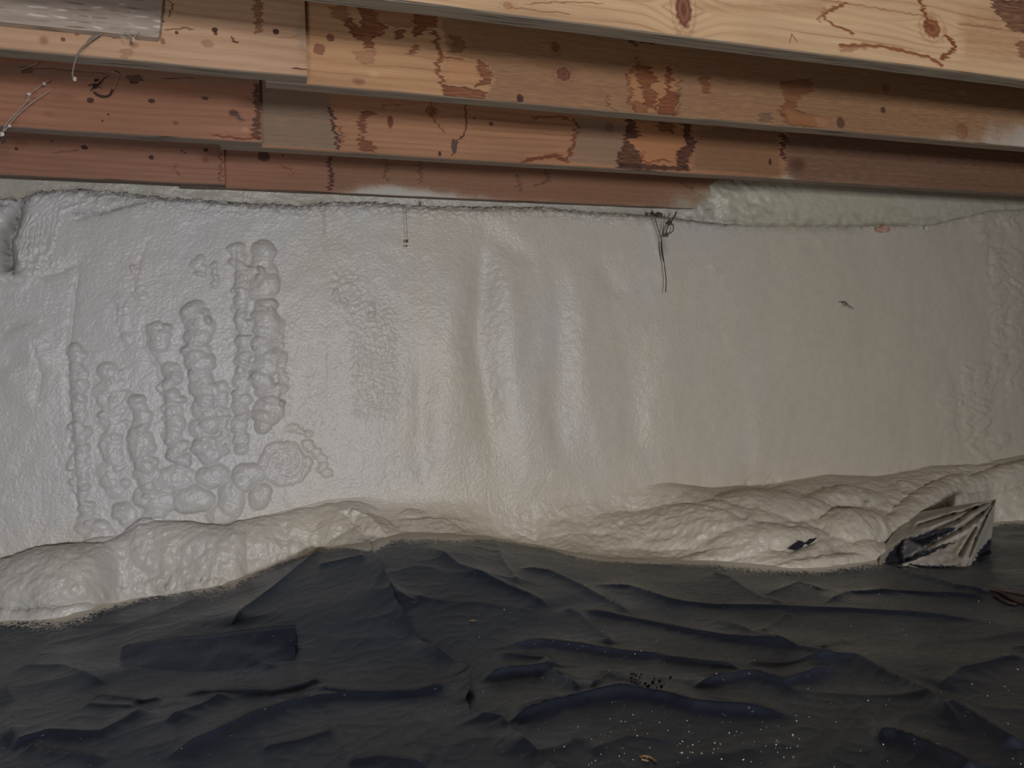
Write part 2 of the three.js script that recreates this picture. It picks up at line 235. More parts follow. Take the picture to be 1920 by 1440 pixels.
{
  const P = new Float32Array(NX * NQ * 3), C = new Float32Array(NX * NQ * 3), U = new Float32Array(NX * NQ * 2), idx = [];
  for (let i = 0; i < NX; i++) for (let j = 0; j < NQ; j++) {
    const o = i * NQ + j, a = (i * NQ + Math.max(0, j - 2)) * 3, b = (i * NQ + Math.min(NQ - 1, j + 2)) * 3;
    let ty = B[b + 1] - B[a + 1], tz = B[b + 2] - B[a + 2]; const l = Math.hypot(ty, tz) || 1; ty /= l; tz /= l;
    let h = H[o]; if (j > N1 + N2 + N3) h *= 0.2; if (j < 8) h *= j / 8;
    const edge = smooth(N1 + N2 + N3, N1 + N2 + N3 - 16, j); if (j > N1 + N2) h = h > 0 ? h * mix(0.25, 1, edge) : h;
    P[o * 3] = B[o * 3]; P[o * 3 + 1] = B[o * 3 + 1] + h * tz; P[o * 3 + 2] = B[o * 3 + 2] - h * ty;
    U[o * 2] = xs[i] / 0.5; U[o * 2 + 1] = Q[o] / 0.5;
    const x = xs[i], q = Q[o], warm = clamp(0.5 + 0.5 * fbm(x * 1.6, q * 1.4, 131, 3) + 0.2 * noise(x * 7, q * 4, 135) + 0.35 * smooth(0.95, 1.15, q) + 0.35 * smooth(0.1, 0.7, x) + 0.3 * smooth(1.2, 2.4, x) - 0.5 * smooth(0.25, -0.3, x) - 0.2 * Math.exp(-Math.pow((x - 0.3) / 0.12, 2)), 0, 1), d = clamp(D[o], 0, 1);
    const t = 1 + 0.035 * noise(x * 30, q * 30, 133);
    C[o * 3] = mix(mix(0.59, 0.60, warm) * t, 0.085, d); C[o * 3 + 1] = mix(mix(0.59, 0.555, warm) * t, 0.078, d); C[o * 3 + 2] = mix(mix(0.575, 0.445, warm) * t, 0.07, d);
    if (i + 1 < NX && j + 1 < NQ) idx.push(o, o + 1, o + NQ, o + 1, o + NQ + 1, o + NQ);
  }
  const g = new THREE.BufferGeometry(); g.setAttribute('position', new THREE.BufferAttribute(P, 3)); g.setAttribute('color', new THREE.BufferAttribute(C, 3)); g.setAttribute('uv', new THREE.BufferAttribute(U, 2)); g.setIndex(idx); g.computeVertexNormals();
  var foamPeel = dataTexture(512, 512, (i, j) => { const v = 128 + 60 * noise(i / 9, j / 9, 141) + 60 * noise(i / 4.2, j / 4.2, 142); return [v, v, v]; });
  var foamMaterial = std({ vertexColors: true, roughness: 0.4, bumpMap: foamPeel, bumpScale: 0.0015, name: 'sprayed polyurethane foam skin' });
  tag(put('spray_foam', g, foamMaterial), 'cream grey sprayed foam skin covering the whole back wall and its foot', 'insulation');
}
// foam sprayed over the rim above the wall: a thin band on the left, swelling over the last joist on the right
{
  const P = [], C = [], U = [], idx = [], n = 44, x0 = onPlane(1180, 400, 0)[0], x1 = onPlane(1460, 360, 0)[0];
  const cols = []; for (let i = 0; i < NX; i += 2) cols.push(xs[i]);
  cols.forEach((x, i) => {
    const s = smooth(x0, x1, x), y0 = lip(x) - 0.014, y1 = mix(1.262, 1.46, s);
    for (let j = 0; j <= n; j++) {
      const t = j / n, y = mix(y0, y1, t), out = mix(-0.040 + 0.006 * t, 0.012 + 0.016 * Math.sin(Math.min(1, t * 1.6) * 2.4), smooth(x0 + 0.05, x1 + 0.1, x + 0.25 * (0.3 - t) + 0.16 * noise(x * 9, y * 9, 151) + 0.05 * noise(x * 40, y * 40, 158)));
      const drip = j < 2 ? 0.006 * Math.max(0, noise(x * 28, 2, 152)) : 0;
      const z = out + 0.004 * noise(x * 12, y * 14, 153) + 0.0006 * Math.sin(x * 150 + 9 * noise(x * 8, y * 10, 154) + y * 60) * s + 0.0012 * noise(x * 60, y * 60, 155) + (j === 0 ? -0.02 : 0);
      P.push(x, y - drip, z); U.push(x / 0.5, y / 0.5);
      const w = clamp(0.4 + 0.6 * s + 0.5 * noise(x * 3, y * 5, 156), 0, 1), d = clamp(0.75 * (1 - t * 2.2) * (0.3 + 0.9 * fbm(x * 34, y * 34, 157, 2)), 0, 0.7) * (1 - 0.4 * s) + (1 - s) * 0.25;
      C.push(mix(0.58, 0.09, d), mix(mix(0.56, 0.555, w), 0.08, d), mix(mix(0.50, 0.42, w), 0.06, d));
      if (i + 1 < cols.length && j < n) { const o = i * (n + 1) + j; idx.push(o, o + n + 1, o + 1, o + 1, o + n + 1, o + n + 2); }
    }
  });
  const g = new THREE.BufferGeometry(); g.setAttribute('position', new THREE.Float32BufferAttribute(P, 3)); g.setAttribute('color', new THREE.Float32BufferAttribute(C, 3)); g.setAttribute('uv', new THREE.Float32BufferAttribute(U, 2)); g.setIndex(idx); g.computeVertexNormals();
  tag(put('spray_foam', g, foamMaterial), 'band of pale sprayed foam above the crack, under and over the rearmost joist', 'insulation');
}

// ---------------------------------------------------------------- black plastic sheeting on the ground
const FOLDS = [];
function fold(text, h, far, near, ends = 0.15) { FOLDS.push({ l: points(text).map(([a, b]) => onGround(a, b)), h, far, near, ends }); }   // height and reach (metres) away from and towards the room
fold('793,1023 863,1067 932,1099 994,1127 1030,1147', 0.016, 0.07, 0.03); fold('961,1067 1030,1077 1089,1103 1143,1132 1191,1160', 0.013, 0.05, 0.025); fold('1100,1096 1180,1107 1253,1132 1282,1136 1475,1145 1705,1156 1920,1176', 0.015, 0.07, 0.03);
fold('1275,1134 1348,1172 1424,1205 1504,1231 1541,1241 1603,1245 1650,1267 1694,1289 1749,1322 1789,1355 1825,1391', 0.020, 0.06, 0.045); fold('1074,1147 1143,1158 1220,1172 1329,1194 1439,1214 1504,1229', 0.014, 0.05, 0.02); fold('914,1220 1019,1214 1129,1227 1227,1234 1256,1242 1359,1258 1395,1267', 0.016, 0.05, 0.02);
fold('1395,1245 1475,1251 1570,1240', 0.008, 0.03, 0.02); fold('1293,1296 1355,1282 1410,1270 1472,1284 1519,1271 1570,1251', 0.017, 0.04, 0.022); fold('899,1278 957,1265 1027,1262 1052,1282 1100,1320', 0.018, 0.05, 0.014); fold('939,1362 997,1344 1100,1318 1165,1307 1260,1320 1304,1331 1402,1338 1503,1341', 0.020, 0.05, 0.020);
fold('1632,1382 1679,1384 1738,1406 1803,1438 1840,1460', 0.018, 0.04, 0.025); fold('1767,1325 1822,1355 1869,1384 1920,1409', 0.015, 0.02, 0.03); fold('1537,1223 1596,1205', 0.006, 0.03, 0.02); fold('20,1410 45,1402 93,1389 192,1392 241,1365 296,1334', 0.018, 0.05, 0.025); fold('45,1406 103,1423 206,1440', 0.010, 0.02, 0.03);
fold('299,1437 412,1396 481,1361 550,1337 660,1310', 0.018, 0.05, 0.035); fold('309,1368 378,1341 430,1313', 0.012, 0.03, 0.025); fold('330,1311 412,1310 516,1315 567,1299 615,1282', 0.010, 0.06, 0.012); fold('165,1311 220,1318 268,1325 309,1317', 0.007, 0.04, 0.01); fold('158,1330 192,1334 258,1335', 0.006, 0.03, 0.01);
fold('430,1180 464,1151 516,1114 584,1059 610,1040', 0.022, 0.06, 0.06); fold('695,1037 720,1085 750,1121 786,1138', 0.012, 0.04, 0.04); fold('560,1310 677,1311 779,1311 852,1293', 0.016, 0.07, 0.025); fold('1534,1143 1595,1118 1657,1116 1789,1119 1858,1125', 0.012, 0.04, 0.02); fold('1329,1077 1366,1088 1424,1125 1475,1143', 0.011, 0.04, 0.03); fold('1424,1194 1482,1150', 0.007, 0.03, 0.02);
fold('1052,1143 1085,1158 1129,1198 1151,1216', 0.010, 0.02, 0.03); fold('921,1005 943,1052 979,1110', 0.008, 0.02, 0.02); fold('925,1231 1023,1245 1045,1267', 0.010, 0.03, 0.02); fold('1100,1316 1143,1278 1165,1289 1209,1307', 0.012, 0.03, 0.02); fold('1650,1062 1712,1085 1796,1108 1862,1118', 0.014, 0.05, 0.03); fold('1430,1122 1500,1098 1545,1112', 0.009, 0.03, 0.02);
fold('590,1075 640,1060 690,1050', 0.012, 0.05, 0.03); fold('1940,1230 1800,1265 1760,1300', 0.012, 0.05, 0.03); fold('1100,1420 1180,1390 1260,1400', 0.006, 0.05, 0.05); fold('640,1440 720,1428 800,1440', 0.010, 0.04, 0.03); fold('20,1260 120,1262 200,1290', 0.010, 0.05, 0.03); fold('0,1300 30,1330 20,1410', 0.010, 0.04, 0.04); fold('380,1245 470,1240 520,1260', 0.006, 0.05, 0.02); fold('640,1375 560,1400 480,1420', 0.008, 0.05, 0.03);
for (const f of FOLDS) { f.x0 = Math.min(...f.l.map((p) => p[0])) - 0.3; f.x1 = Math.max(...f.l.map((p) => p[0])) + 0.3; f.z0 = Math.min(...f.l.map((p) => p[1])) - 0.3; f.z1 = Math.max(...f.l.map((p) => p[1])) + 0.3; }
function sheet(x, z) {
  const wx = x + 0.005 * noise(x * 7, z * 7, 201), wz = z + 0.005 * noise(x * 7, z * 7, 202);
  let h = 0.009 * fbm(x * 2.6, z * 3.4, 203, 2), m = 0;
  for (const f of FOLDS) {
    if (x < f.x0 || x > f.x1 || z < f.z0 || z > f.z1) continue;
    let d = 1e9, c = 0, e = 1;
    for (let s = 0; s + 1 < f.l.length; s++) { const r = segment(wx - 0.5 * (wx - x), wz - 0.5 * (wz - z), ...f.l[s], ...f.l[s + 1]); if (r[0] < d) { d = r[0]; c = r[2]; const u = (s + r[1]) / (f.l.length - 1); e = smooth(0, f.ends, u) * smooth(1, 1 - f.ends, u); } }
    const left = f.l[f.l.length - 1][0] > f.l[0][0] ? c > 0 : c < 0, r = d / (left ? f.near : f.far);
    if (r < 5) h += e * (0.8 * f.h * Math.exp(-r * 1.15) + 0.22 * f.h * Math.exp(-d / 0.010));
  }
  const cr = 1 - Math.abs(noise(wx * 4.2, wz * 6.5, 204)), cr2 = 1 - Math.abs(noise(wx * 17 + 4, wz * 23, 205));
  h += 0.005 * cr * cr * cr * smooth(-0.2, 0.5, noise(x * 3, z * 3, 207)) + 0.0009 * cr2 * cr2 * cr2 + 0.00012 * noise(x * 70, z * 70, 206);
  return ground(x, z) + h * smooth(-0.05, 0.16, z) + (z < 0.9 ? mix(0.004, 0.022, lerpLine(ROUND, x)) * Math.exp(-Math.max(0, z - foamEdge(x) + 0.01) / 0.04) : 0);
}
const SEAM = points('690,1010 700,1045 722,1085 742,1136 757,1165 793,1209 844,1242 886,1270 882,1300 874,1318 884,1344 906,1356 943,1363 961,1387 997,1420 1020,1440 1060,1480').map(([a, b]) => onGround(a, b)).map(([a, b]) => [b, a]).sort((a, b) => a[0] - b[0]);
const SX0 = -1.3, SX1 = 4.1, SZ1 = 1.8;
const plasticMap = dataTexture(2048, 1024, (i, j) => {
  const x = mix(SX0, SX1, i / 2048), z = mix(0, SZ1, j / 1024), d = z - foamEdge(x) - 0.012 + 0.012 * noise(x * 16, z * 16, 211);
  const film = clamp(0.42 + 0.75 * fbm(x * 2.2, z * 3.2, 212, 4) + 0.3 * fbm(x * 11, z * 30, 213, 3), 0, 1), grain = 0.7 + 0.6 * hash(i, j, 214);
  const dust = film * grain;
  let r = mix(32, 80, dust * 0.45), g = mix(37, 87, dust * 0.45), b = mix(49, 98, dust * 0.45);
  const wide = 0.018 + 0.08 * clamp(0.3 + 1.1 * noise(x * 3.2, 1, 215), 0, 1), p = Math.exp(-Math.max(0, d + 0.012 + 0.008 * noise(x * 60, z * 60, 223)) / wide) * 1.1;
  if (d < 0.5 && (hash(i, j, 216) * 0.35 + 0.65 * hash(i + (j & 2) >> 1, j >> 1, 218) < Math.pow(p, 1.6))) { r = 196; g = 190; b = 172; }
  const patch = clamp(fbm(x * 5, z * 6, 219, 2) * 2.2, 0, 1); if (hash(i, j, 217) > 0.9992 - 0.002 * patch) { r = 150; g = 148; b = 145; }
  return [r, g, b];
}, true);
const plasticRough = dataTexture(1024, 512, (i, j) => { const x = mix(SX0, SX1, i / 1024), z = mix(0, SZ1, j / 512), v = 92 + 40 * fbm(x * 3, z * 5, 221, 3) + 30 * (hash(i, j, 222) - 0.5); return [v, v, v]; });
const plasticMaterial = new THREE.MeshPhysicalMaterial({ side: THREE.DoubleSide, map: plasticMap, roughness: 0.95, roughnessMap: plasticRough, specularIntensity: 1.0, specularColor: new THREE.Color(0.48, 0.72, 1), name: 'dusty black polyethylene' });
const zs = []; for (let z = -0.04; z < 0.1; z += 0.01) zs.push(z); for (let z = 0.1; z < 1.75; z += 0.0034) zs.push(z); for (let z = 1.76; z < 5.4; z += 0.06) zs.push(z);
function makeSheet(range, lift, n) {
  const P = [], U = [], idx = [];
  zs.forEach((z, j) => {
    const cols = range(z);
    cols.forEach((x, i) => { const e = lift(x, z); P.push(x, sheet(x, z) + e, z); U.push((x - SX0) / (SX1 - SX0), z / SZ1); if (j + 1 < zs.length && i + 1 < n) { const o = j * n + i; idx.push(o, o + n, o + 1, o + 1, o + n, o + n + 1); } });
  });
  const g = new THREE.BufferGeometry(); g.setAttribute('position', new THREE.Float32BufferAttribute(P, 3)); g.setAttribute('uv', new THREE.Float32BufferAttribute(U, 2)); g.setIndex(idx); g.computeVertexNormals(); return g;
}
const seam = (z) => lerpLine(SEAM, z) + 0.004 * noise(z * 30, 4, 231);
const NL = 420, NR = 640;
const leftSheet = makeSheet((z) => { const s = seam(z), a = []; for (let i = 0; i < 20; i++) a.push(mix(-2.49, -1.0, i / 20)); for (let i = 0; i < NL - 20; i++) a.push(mix(-1.0, s, i / (NL - 21))); return a; }, (x, z) => { const d = seam(z) - x; return 0.004 + 0.02 * Math.exp(-d / 0.025) * clamp(0.6 + noise(z * 9, 2, 232), 0.05, 1) * smooth(0.2, 0.4, z); }, NL);
const rightSheet = makeSheet((z) => { const s = seam(z) - 0.1, a = []; for (let i = 0; i < NR - 20; i++) a.push(mix(s, 3.9, Math.pow(i / (NR - 21), 1.25))); for (let i = 1; i <= 20; i++) a.push(mix(3.9, 6.48, i / 20)); return a; }, (x, z) => -0.004 * smooth(0.02, -0.02, x - seam(z)), NR);
const lapSheet = tag(put('plastic_sheet', leftSheet, plasticMaterial), 'left black plastic ground sheet, its loose edge lapping over the other sheet', 'plastic sheet');
const mainSheet = tag(put('plastic_sheet', rightSheet, plasticMaterial), 'right black plastic ground sheet, creased, running under the other sheet', 'plastic sheet');

{ // a flap of the left sheet folded up towards the room, its clean dark face showing
  const crest = points('225,1236 240,1230 330,1217 400,1213 440,1211 500,1206 556,1203'), toe = points('224,1252 240,1256 330,1258 400,1262 440,1260 500,1250 553,1243'), P = [], U = [], idx = [], n = 60, m = 10;
  const at = (l, t) => { const f = t * (l.length - 1), i = Math.min(l.length - 2, Math.floor(f)); return [mix(l[i][0], l[i + 1][0], f - i), mix(l[i][1], l[i + 1][1], f - i)]; };
  for (let i = 0; i <= n; i++) { const t = i / n, a = onGround(...at(crest, t)), b = onGround(...at(toe, t)), up = 0.020 + 0.016 * t, c = [a[0], a[1] - 0.02 - 0.03 * t];
    for (let j = 0; j <= m + 4; j++) { const k = j - 4, u = clamp(k / m, 0, 1); let x, z, h; if (k < 0) { const v = -k / 4; x = mix(a[0], c[0], v); z = mix(a[1], c[1], v); h = mix(up, 0.001, Math.pow(v, 0.8)); } else { x = mix(a[0], b[0], u); z = mix(a[1], b[1], u); h = mix(up, -0.001, Math.pow(u, 0.8)) + 0.003 * noise(x * 18, z * 26, 241) * (1 - u) * u * 4; }
      h *= smooth(0, 0.06, t) * (1 - 0.0 * t); P.push(x, sheet(x, z) + 0.0045 + h, z); U.push((x - SX0) / (SX1 - SX0), z / SZ1); if (i < n && j < m + 4) { const o = i * (m + 5) + j; idx.push(o, o + 1, o + m + 5, o + 1, o + m + 6, o + m + 5); } } }
  const g = new THREE.BufferGeometry(); g.setAttribute('position', new THREE.Float32BufferAttribute(P, 3)); g.setAttribute('uv', new THREE.Float32BufferAttribute(U, 2)); g.setIndex(idx); g.computeVertexNormals();
  tag(put('folded_flap', g, plasticMaterial, lapSheet), 'folded flap of the sheet');
}

// ---------------------------------------------------------------- joists
const BOTTOM = 1.228, DEEP = 0.235, THICK = 0.038;
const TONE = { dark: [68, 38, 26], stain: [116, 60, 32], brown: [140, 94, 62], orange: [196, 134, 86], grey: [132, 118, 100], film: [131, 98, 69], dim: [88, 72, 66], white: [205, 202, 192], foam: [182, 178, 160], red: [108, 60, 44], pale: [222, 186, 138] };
function joist({ z, x0, x1, t0, t1, seed, base, marks, label, dull = 0, thickness = THICK }) {
  const W = 2048, RH = 256, RU = 48, mpx = (t1 - t0) / W;
  const list = marks.map((m) => {
    const p = points(m.at).map(([a, b]) => onPlane(a, b, z)), s = Math.abs(onPlane(points(m.at)[0][0] + 1, points(m.at)[0][1], z)[0] - onPlane(points(m.at)[0][0], points(m.at)[0][1], z)[0]);
    const r = (m.w || 0) * s + (m.rx ? Math.max(m.rx, m.ry) * s * 3 : 0) + 0.02 + (m.spray ? 0.2 : 0);
    return { ...m, p, s, x0: Math.min(...p.map((q) => q[0])) - r, x1: Math.max(...p.map((q) => q[0])) + r, y0: Math.min(...p.map((q) => q[1])) - r, y1: Math.max(...p.map((q) => q[1])) + r };
  });
  const knots = list.filter((m) => m.knot);
  const bump = new Float32Array(W * (RH + RU));
  const map = dataTexture(W, RH + RU, (i, j) => {
    const x = t0 + i * mpx, under = j < RU, y = under ? BOTTOM : BOTTOM + (j - RU) / RH * DEEP, across = under ? j / RU * THICK + 0.4 : y;
    let wy = across, near = 0;
    for (const k of knots) { const dx = (x - k.p[0][0]) / (k.rx * k.s * 3.2), dy = (y - k.p[0][1]) / (k.ry * k.s * 2.2), r = dx * dx + dy * dy; if (r < 6) { wy += (y > k.p[0][1] ? -1 : 1) * k.ry * k.s * 1.0 * Math.exp(-r); near = Math.max(near, Math.exp(-r * 1.5)); } }
    const wave = 0.006 * noise(x * 1.7, wy * 8, seed) + 0.003 * noise(x * 6, wy * 20, seed + 1);
    const ring = Math.sin((wy + wave) * 330 + 4 * noise(x * 0.9, wy * 14, seed + 2)), fibre = fbm(x * 14, wy * 620, seed + 3, 2);
    let t = 0.5 + 0.15 * ring + 0.34 * fibre + 0.4 * fbm(x * 2.5, wy * 22, seed + 4, 2);
    let c = [mix(base[0], base[0] * 0.86, t), mix(base[1], base[1] * 0.82, t), mix(base[2], base[2] * 0.78, t)];
    const vein = smooth(0.75, 0.98, ring) * smooth(-0.1, 0.5, noise(x * 2.2, wy * 30, seed + 5)) * 0.35; c = c.map((v, n) => mix(v, TONE.brown[n], vein));
    let bh = 0.5 + 0.12 * fibre - 0.2 * vein;
    const dusty = clamp(dull + 0.5 * fbm(x * 1.8, y * 7, seed + 6, 3), 0, 0.75); c = c.map((v, n) => mix(v, TONE.film[n], dusty));
    if (under) { const d = clamp(0.75 + 0.4 * fbm(x * 8, across * 200, seed + 7, 3), 0, 1); c = c.map((v, n) => mix(v, [118, 108, 94][n], d)); const k = smooth(0.25, 0.6, fbm(x * 6, across * 260, seed + 8, 2)); c = c.map((v) => v * (1 - 0.6 * k)); bh -= 0.4 * k; }
    else for (const m of list) {
      if (x < m.x0 || x > m.x1 || y < m.y0 || y > m.y1) continue;
      const jag = m.jag ?? 1, jx = x + jag * m.s * (7 * noise(x * 12, y * 150, seed + 9) + 5 * noise(x * 30, y * 420, seed + 10)), jy = y + jag * m.s * 2.4 * noise(x * 60, y * 60, seed + 11);
      let a = 0, rim = 0;
      if (m.poly) {
        let inside = false, d = 1e9; const q = m.p;
        for (let k = 0, l = q.length - 1; k < q.length; l = k++) { const e = segment(jx, jy, q[k][0], q[k][1], q[l][0], q[l][1])[0]; if (e < d) d = e; if ((q[k][1] > jy) !== (q[l][1] > jy) && jx < (q[l][0] - q[k][0]) * (jy - q[k][1]) / (q[l][1] - q[k][1]) + q[k][0]) inside = !inside; }
        const soft = (m.soft || 1.2) * m.s; a = inside ? smooth(0, soft, d) : 0; rim = inside && !m.soft ? Math.exp(-d / (2.2 * m.s)) : 0;
        a *= 0.8 + 0.45 * fbm(x * 30, y * 240, seed + 12, 2);
      } else if (m.line) { let d = 1e9; for (let k = 0; k + 1 < m.p.length; k++) d = Math.min(d, segment(jx, jy, ...m.p[k].slice(0, 2), ...m.p[k + 1].slice(0, 2))[0]); a = smooth(m.w * m.s * (0.5 + 0.3 * noise(x * 40, y * 200, seed + 13)) + 0.6 * m.s, m.w * m.s * 0.2, d); }
      else if (m.rx) { const dx = (x - m.p[0][0]) / (m.rx * m.s), dy = (y - m.p[0][1]) / (m.ry * m.s), r = Math.sqrt(dx * dx + dy * dy) * (1 + 0.18 * noise(x * 120, y * 120, seed + 14)); a = smooth(1.05, m.soft ? 0.2 : 0.8, r); if (m.knot) { const w = 0.5 + 0.5 * Math.sin(r * 9); a = Math.max(a * (0.7 + 0.3 * w), smooth(1.9, 1.0, r) * w * 0.55); } }
      else if (m.spray) { let d = 1e9; for (let k = 0; k + 1 < m.p.length; k++) { const e = segment(x, y, ...m.p[k].slice(0, 2), ...m.p[k + 1].slice(0, 2))[0]; if (e < d) d = e; } const sd = (y < lerpLine(m.p, x) ? -d : d) / (m.spray * m.s) + 1.2 * fbm(x * 14, y * 20, seed + 15, 2), den = 1 / (1 + Math.exp(sd * 1.6)); a = hash(i, j, seed + 16) < den ? 0.5 + 0.45 * den : den * 0.7; }
      a = clamp(a * m.a, 0, 1); const col = TONE[m.c]; c = c.map((v, n) => mix(v, m.mul ? v * col[n] / 160 : col[n], a)); if (rim) c = c.map((v) => v * (1 - 0.35 * rim * m.a)); bh -= (m.cut || 0) * a;
    }
    bump[j * W + i] = bh; return c;
  }, true);
  const bumpMap = dataTexture(W / 2, RH + RU, (i, j) => { const v = 255 * clamp(bump[j * W + i * 2], 0, 1); return [v, v, v]; });
  const m = std({ map, bumpMap, bumpScale: 0.0025, roughness: 0.62, name: 'stained softwood joist' });
  // swept cross-section with eased lower arrises; a little crook along its length
  const e = 0.003, sec = [[0, 1, 1], [0, e / DEEP, 0], [-e, 0, 2], [-(thickness - e), 0, 3], [-thickness, e / DEEP, 4], [-thickness, 1, 5]], P = [], U = [], idx = [], n = 70;
  const vOf = RU / (RH + RU);
  const quadUV = [[1, vOf + 0.003], [vOf + 0.002, vOf - 0.006], [vOf - 0.008, 0.012], [0.01, 0.005], [vOf + 0.01, 0.98], [0.96, 0.98]];
  for (let s = 0; s < sec.length; s++) {
    const a = sec[s], b = sec[(s + 1) % sec.length], o = P.length / 3;
    for (let i = 0; i <= n; i++) {
      const x = mix(x0, x1, i / n), wy = 0.002 * noise(x * 1.3, seed, 3) + 0.0012 * noise(x * 6, seed, 4), wz = 0.003 * noise(x * 0.9, seed, 5);
      for (const [k, v] of [[a, 0], [b, 1]]) { P.push(x, BOTTOM + (k[1] > 0.9 ? DEEP : k[1] * DEEP + wy), z + k[0] + wz); U.push((x - t0) / (t1 - t0), quadUV[s][v]); }
      if (i < n) idx.push(o + i * 2, o + i * 2 + 1, o + i * 2 + 2, o + i * 2 + 1, o + i * 2 + 3, o + i * 2 + 2);
    }
  }
  for (const x of [x0, x1]) { const o = P.length / 3; for (const s of sec) { P.push(x, BOTTOM + s[1] * DEEP, z + s[0]); U.push((x - t0) / (t1 - t0) + s[0] * 0.3, vOf + 0.02 + s[1] * 0.7); } for (let k = 1; k + 1 < sec.length; k++) idx.push(o, o + k, o + k + 1); }
  const g = new THREE.BufferGeometry(); g.setAttribute('position', new THREE.Float32BufferAttribute(P, 3)); g.setAttribute('uv', new THREE.Float32BufferAttribute(U, 2)); g.setIndex(idx); g.computeVertexNormals();
  return tag(put('floor_joist', g, m), label, 'joist');
}
const S = (at, c, a, o = {}) => ({ poly: 1, at, c, a, ...o }), L = (at, w, c, a, o = {}) => ({ line: 1, at, w, c, a, ...o }), K = (px, py, rx, ry, a = 0.9, c = 'red') => ({ at: `${px},${py}`, rx, ry, a, c, knot: 1, cut: 0.2 }), O = (px, py, rx, ry, c, a, o = {}) => ({ at: `${px},${py}`, rx, ry, c, a, ...o }), F = (at, spray, a = 1, o = {}) => ({ at, spray, a, c: 'white', ...o });
const Z1 = 1.204, Z2 = 0.833, Z3 = 0.404, Z4 = -0.014;
const xAt = (px, z) => onPlane(px, 200, z)[0];
joist({ z: Z1, x0: -2.5, x1: 6.4, t0: 0.1, t1: 2.0, seed: 301, base: [218, 188, 148], label: 'nearest floor joist, pale clean wood with large oval knot, cut by top of photo', marks: [
  K(1281, 20, 15, 30, 1, 'red'), K(1748, 54, 16, 14, 0.9, 'stain'), K(952, 14, 10, 7, 0.6, 'brown'),
  L('1585,7 1541,29 1560,47 1600,66', 5, 'stain', 0.75), L('1545,20 1535,40', 8, 'brown', 0.6), L('1725,0 1737,36 1740,50', 8, 'stain', 0.9), L('1774,69 1792,88 1778,105 1768,112', 8, 'stain', 0.9), L('1577,88 1643,87 1694,98 1741,109 1767,124', 7, 'stain', 0.75), L('1575,96 1610,92 1650,88', 8, 'brown', 0.5),
  S('1860,0 1960,0 1960,65 1900,60 1880,35 1865,22', 'dark', 0.8), S('1905,80 1960,75 1960,115 1915,110', 'stain', 0.7), S('1790,0 1930,0 1940,140 1800,125 1790,60', 'brown', 0.35, { soft: 30 }), L('1540,0 1760,36', 3, 'brown', 0.5), L('1800,45 1880,55', 3, 'brown', 0.5), L('960,18 1040,26 1070,30', 2, 'stain', 0.6), L('985,10 1060,8 1130,10', 2, 'stain', 0.6), S('1300,0 1560,0 1540,40 1300,30', 'brown', 0.3, { soft: 14 }), L('1480,82 1484,66 1494,80', 1.5, 'stain', 0.7, { jag: 0.1 })] });
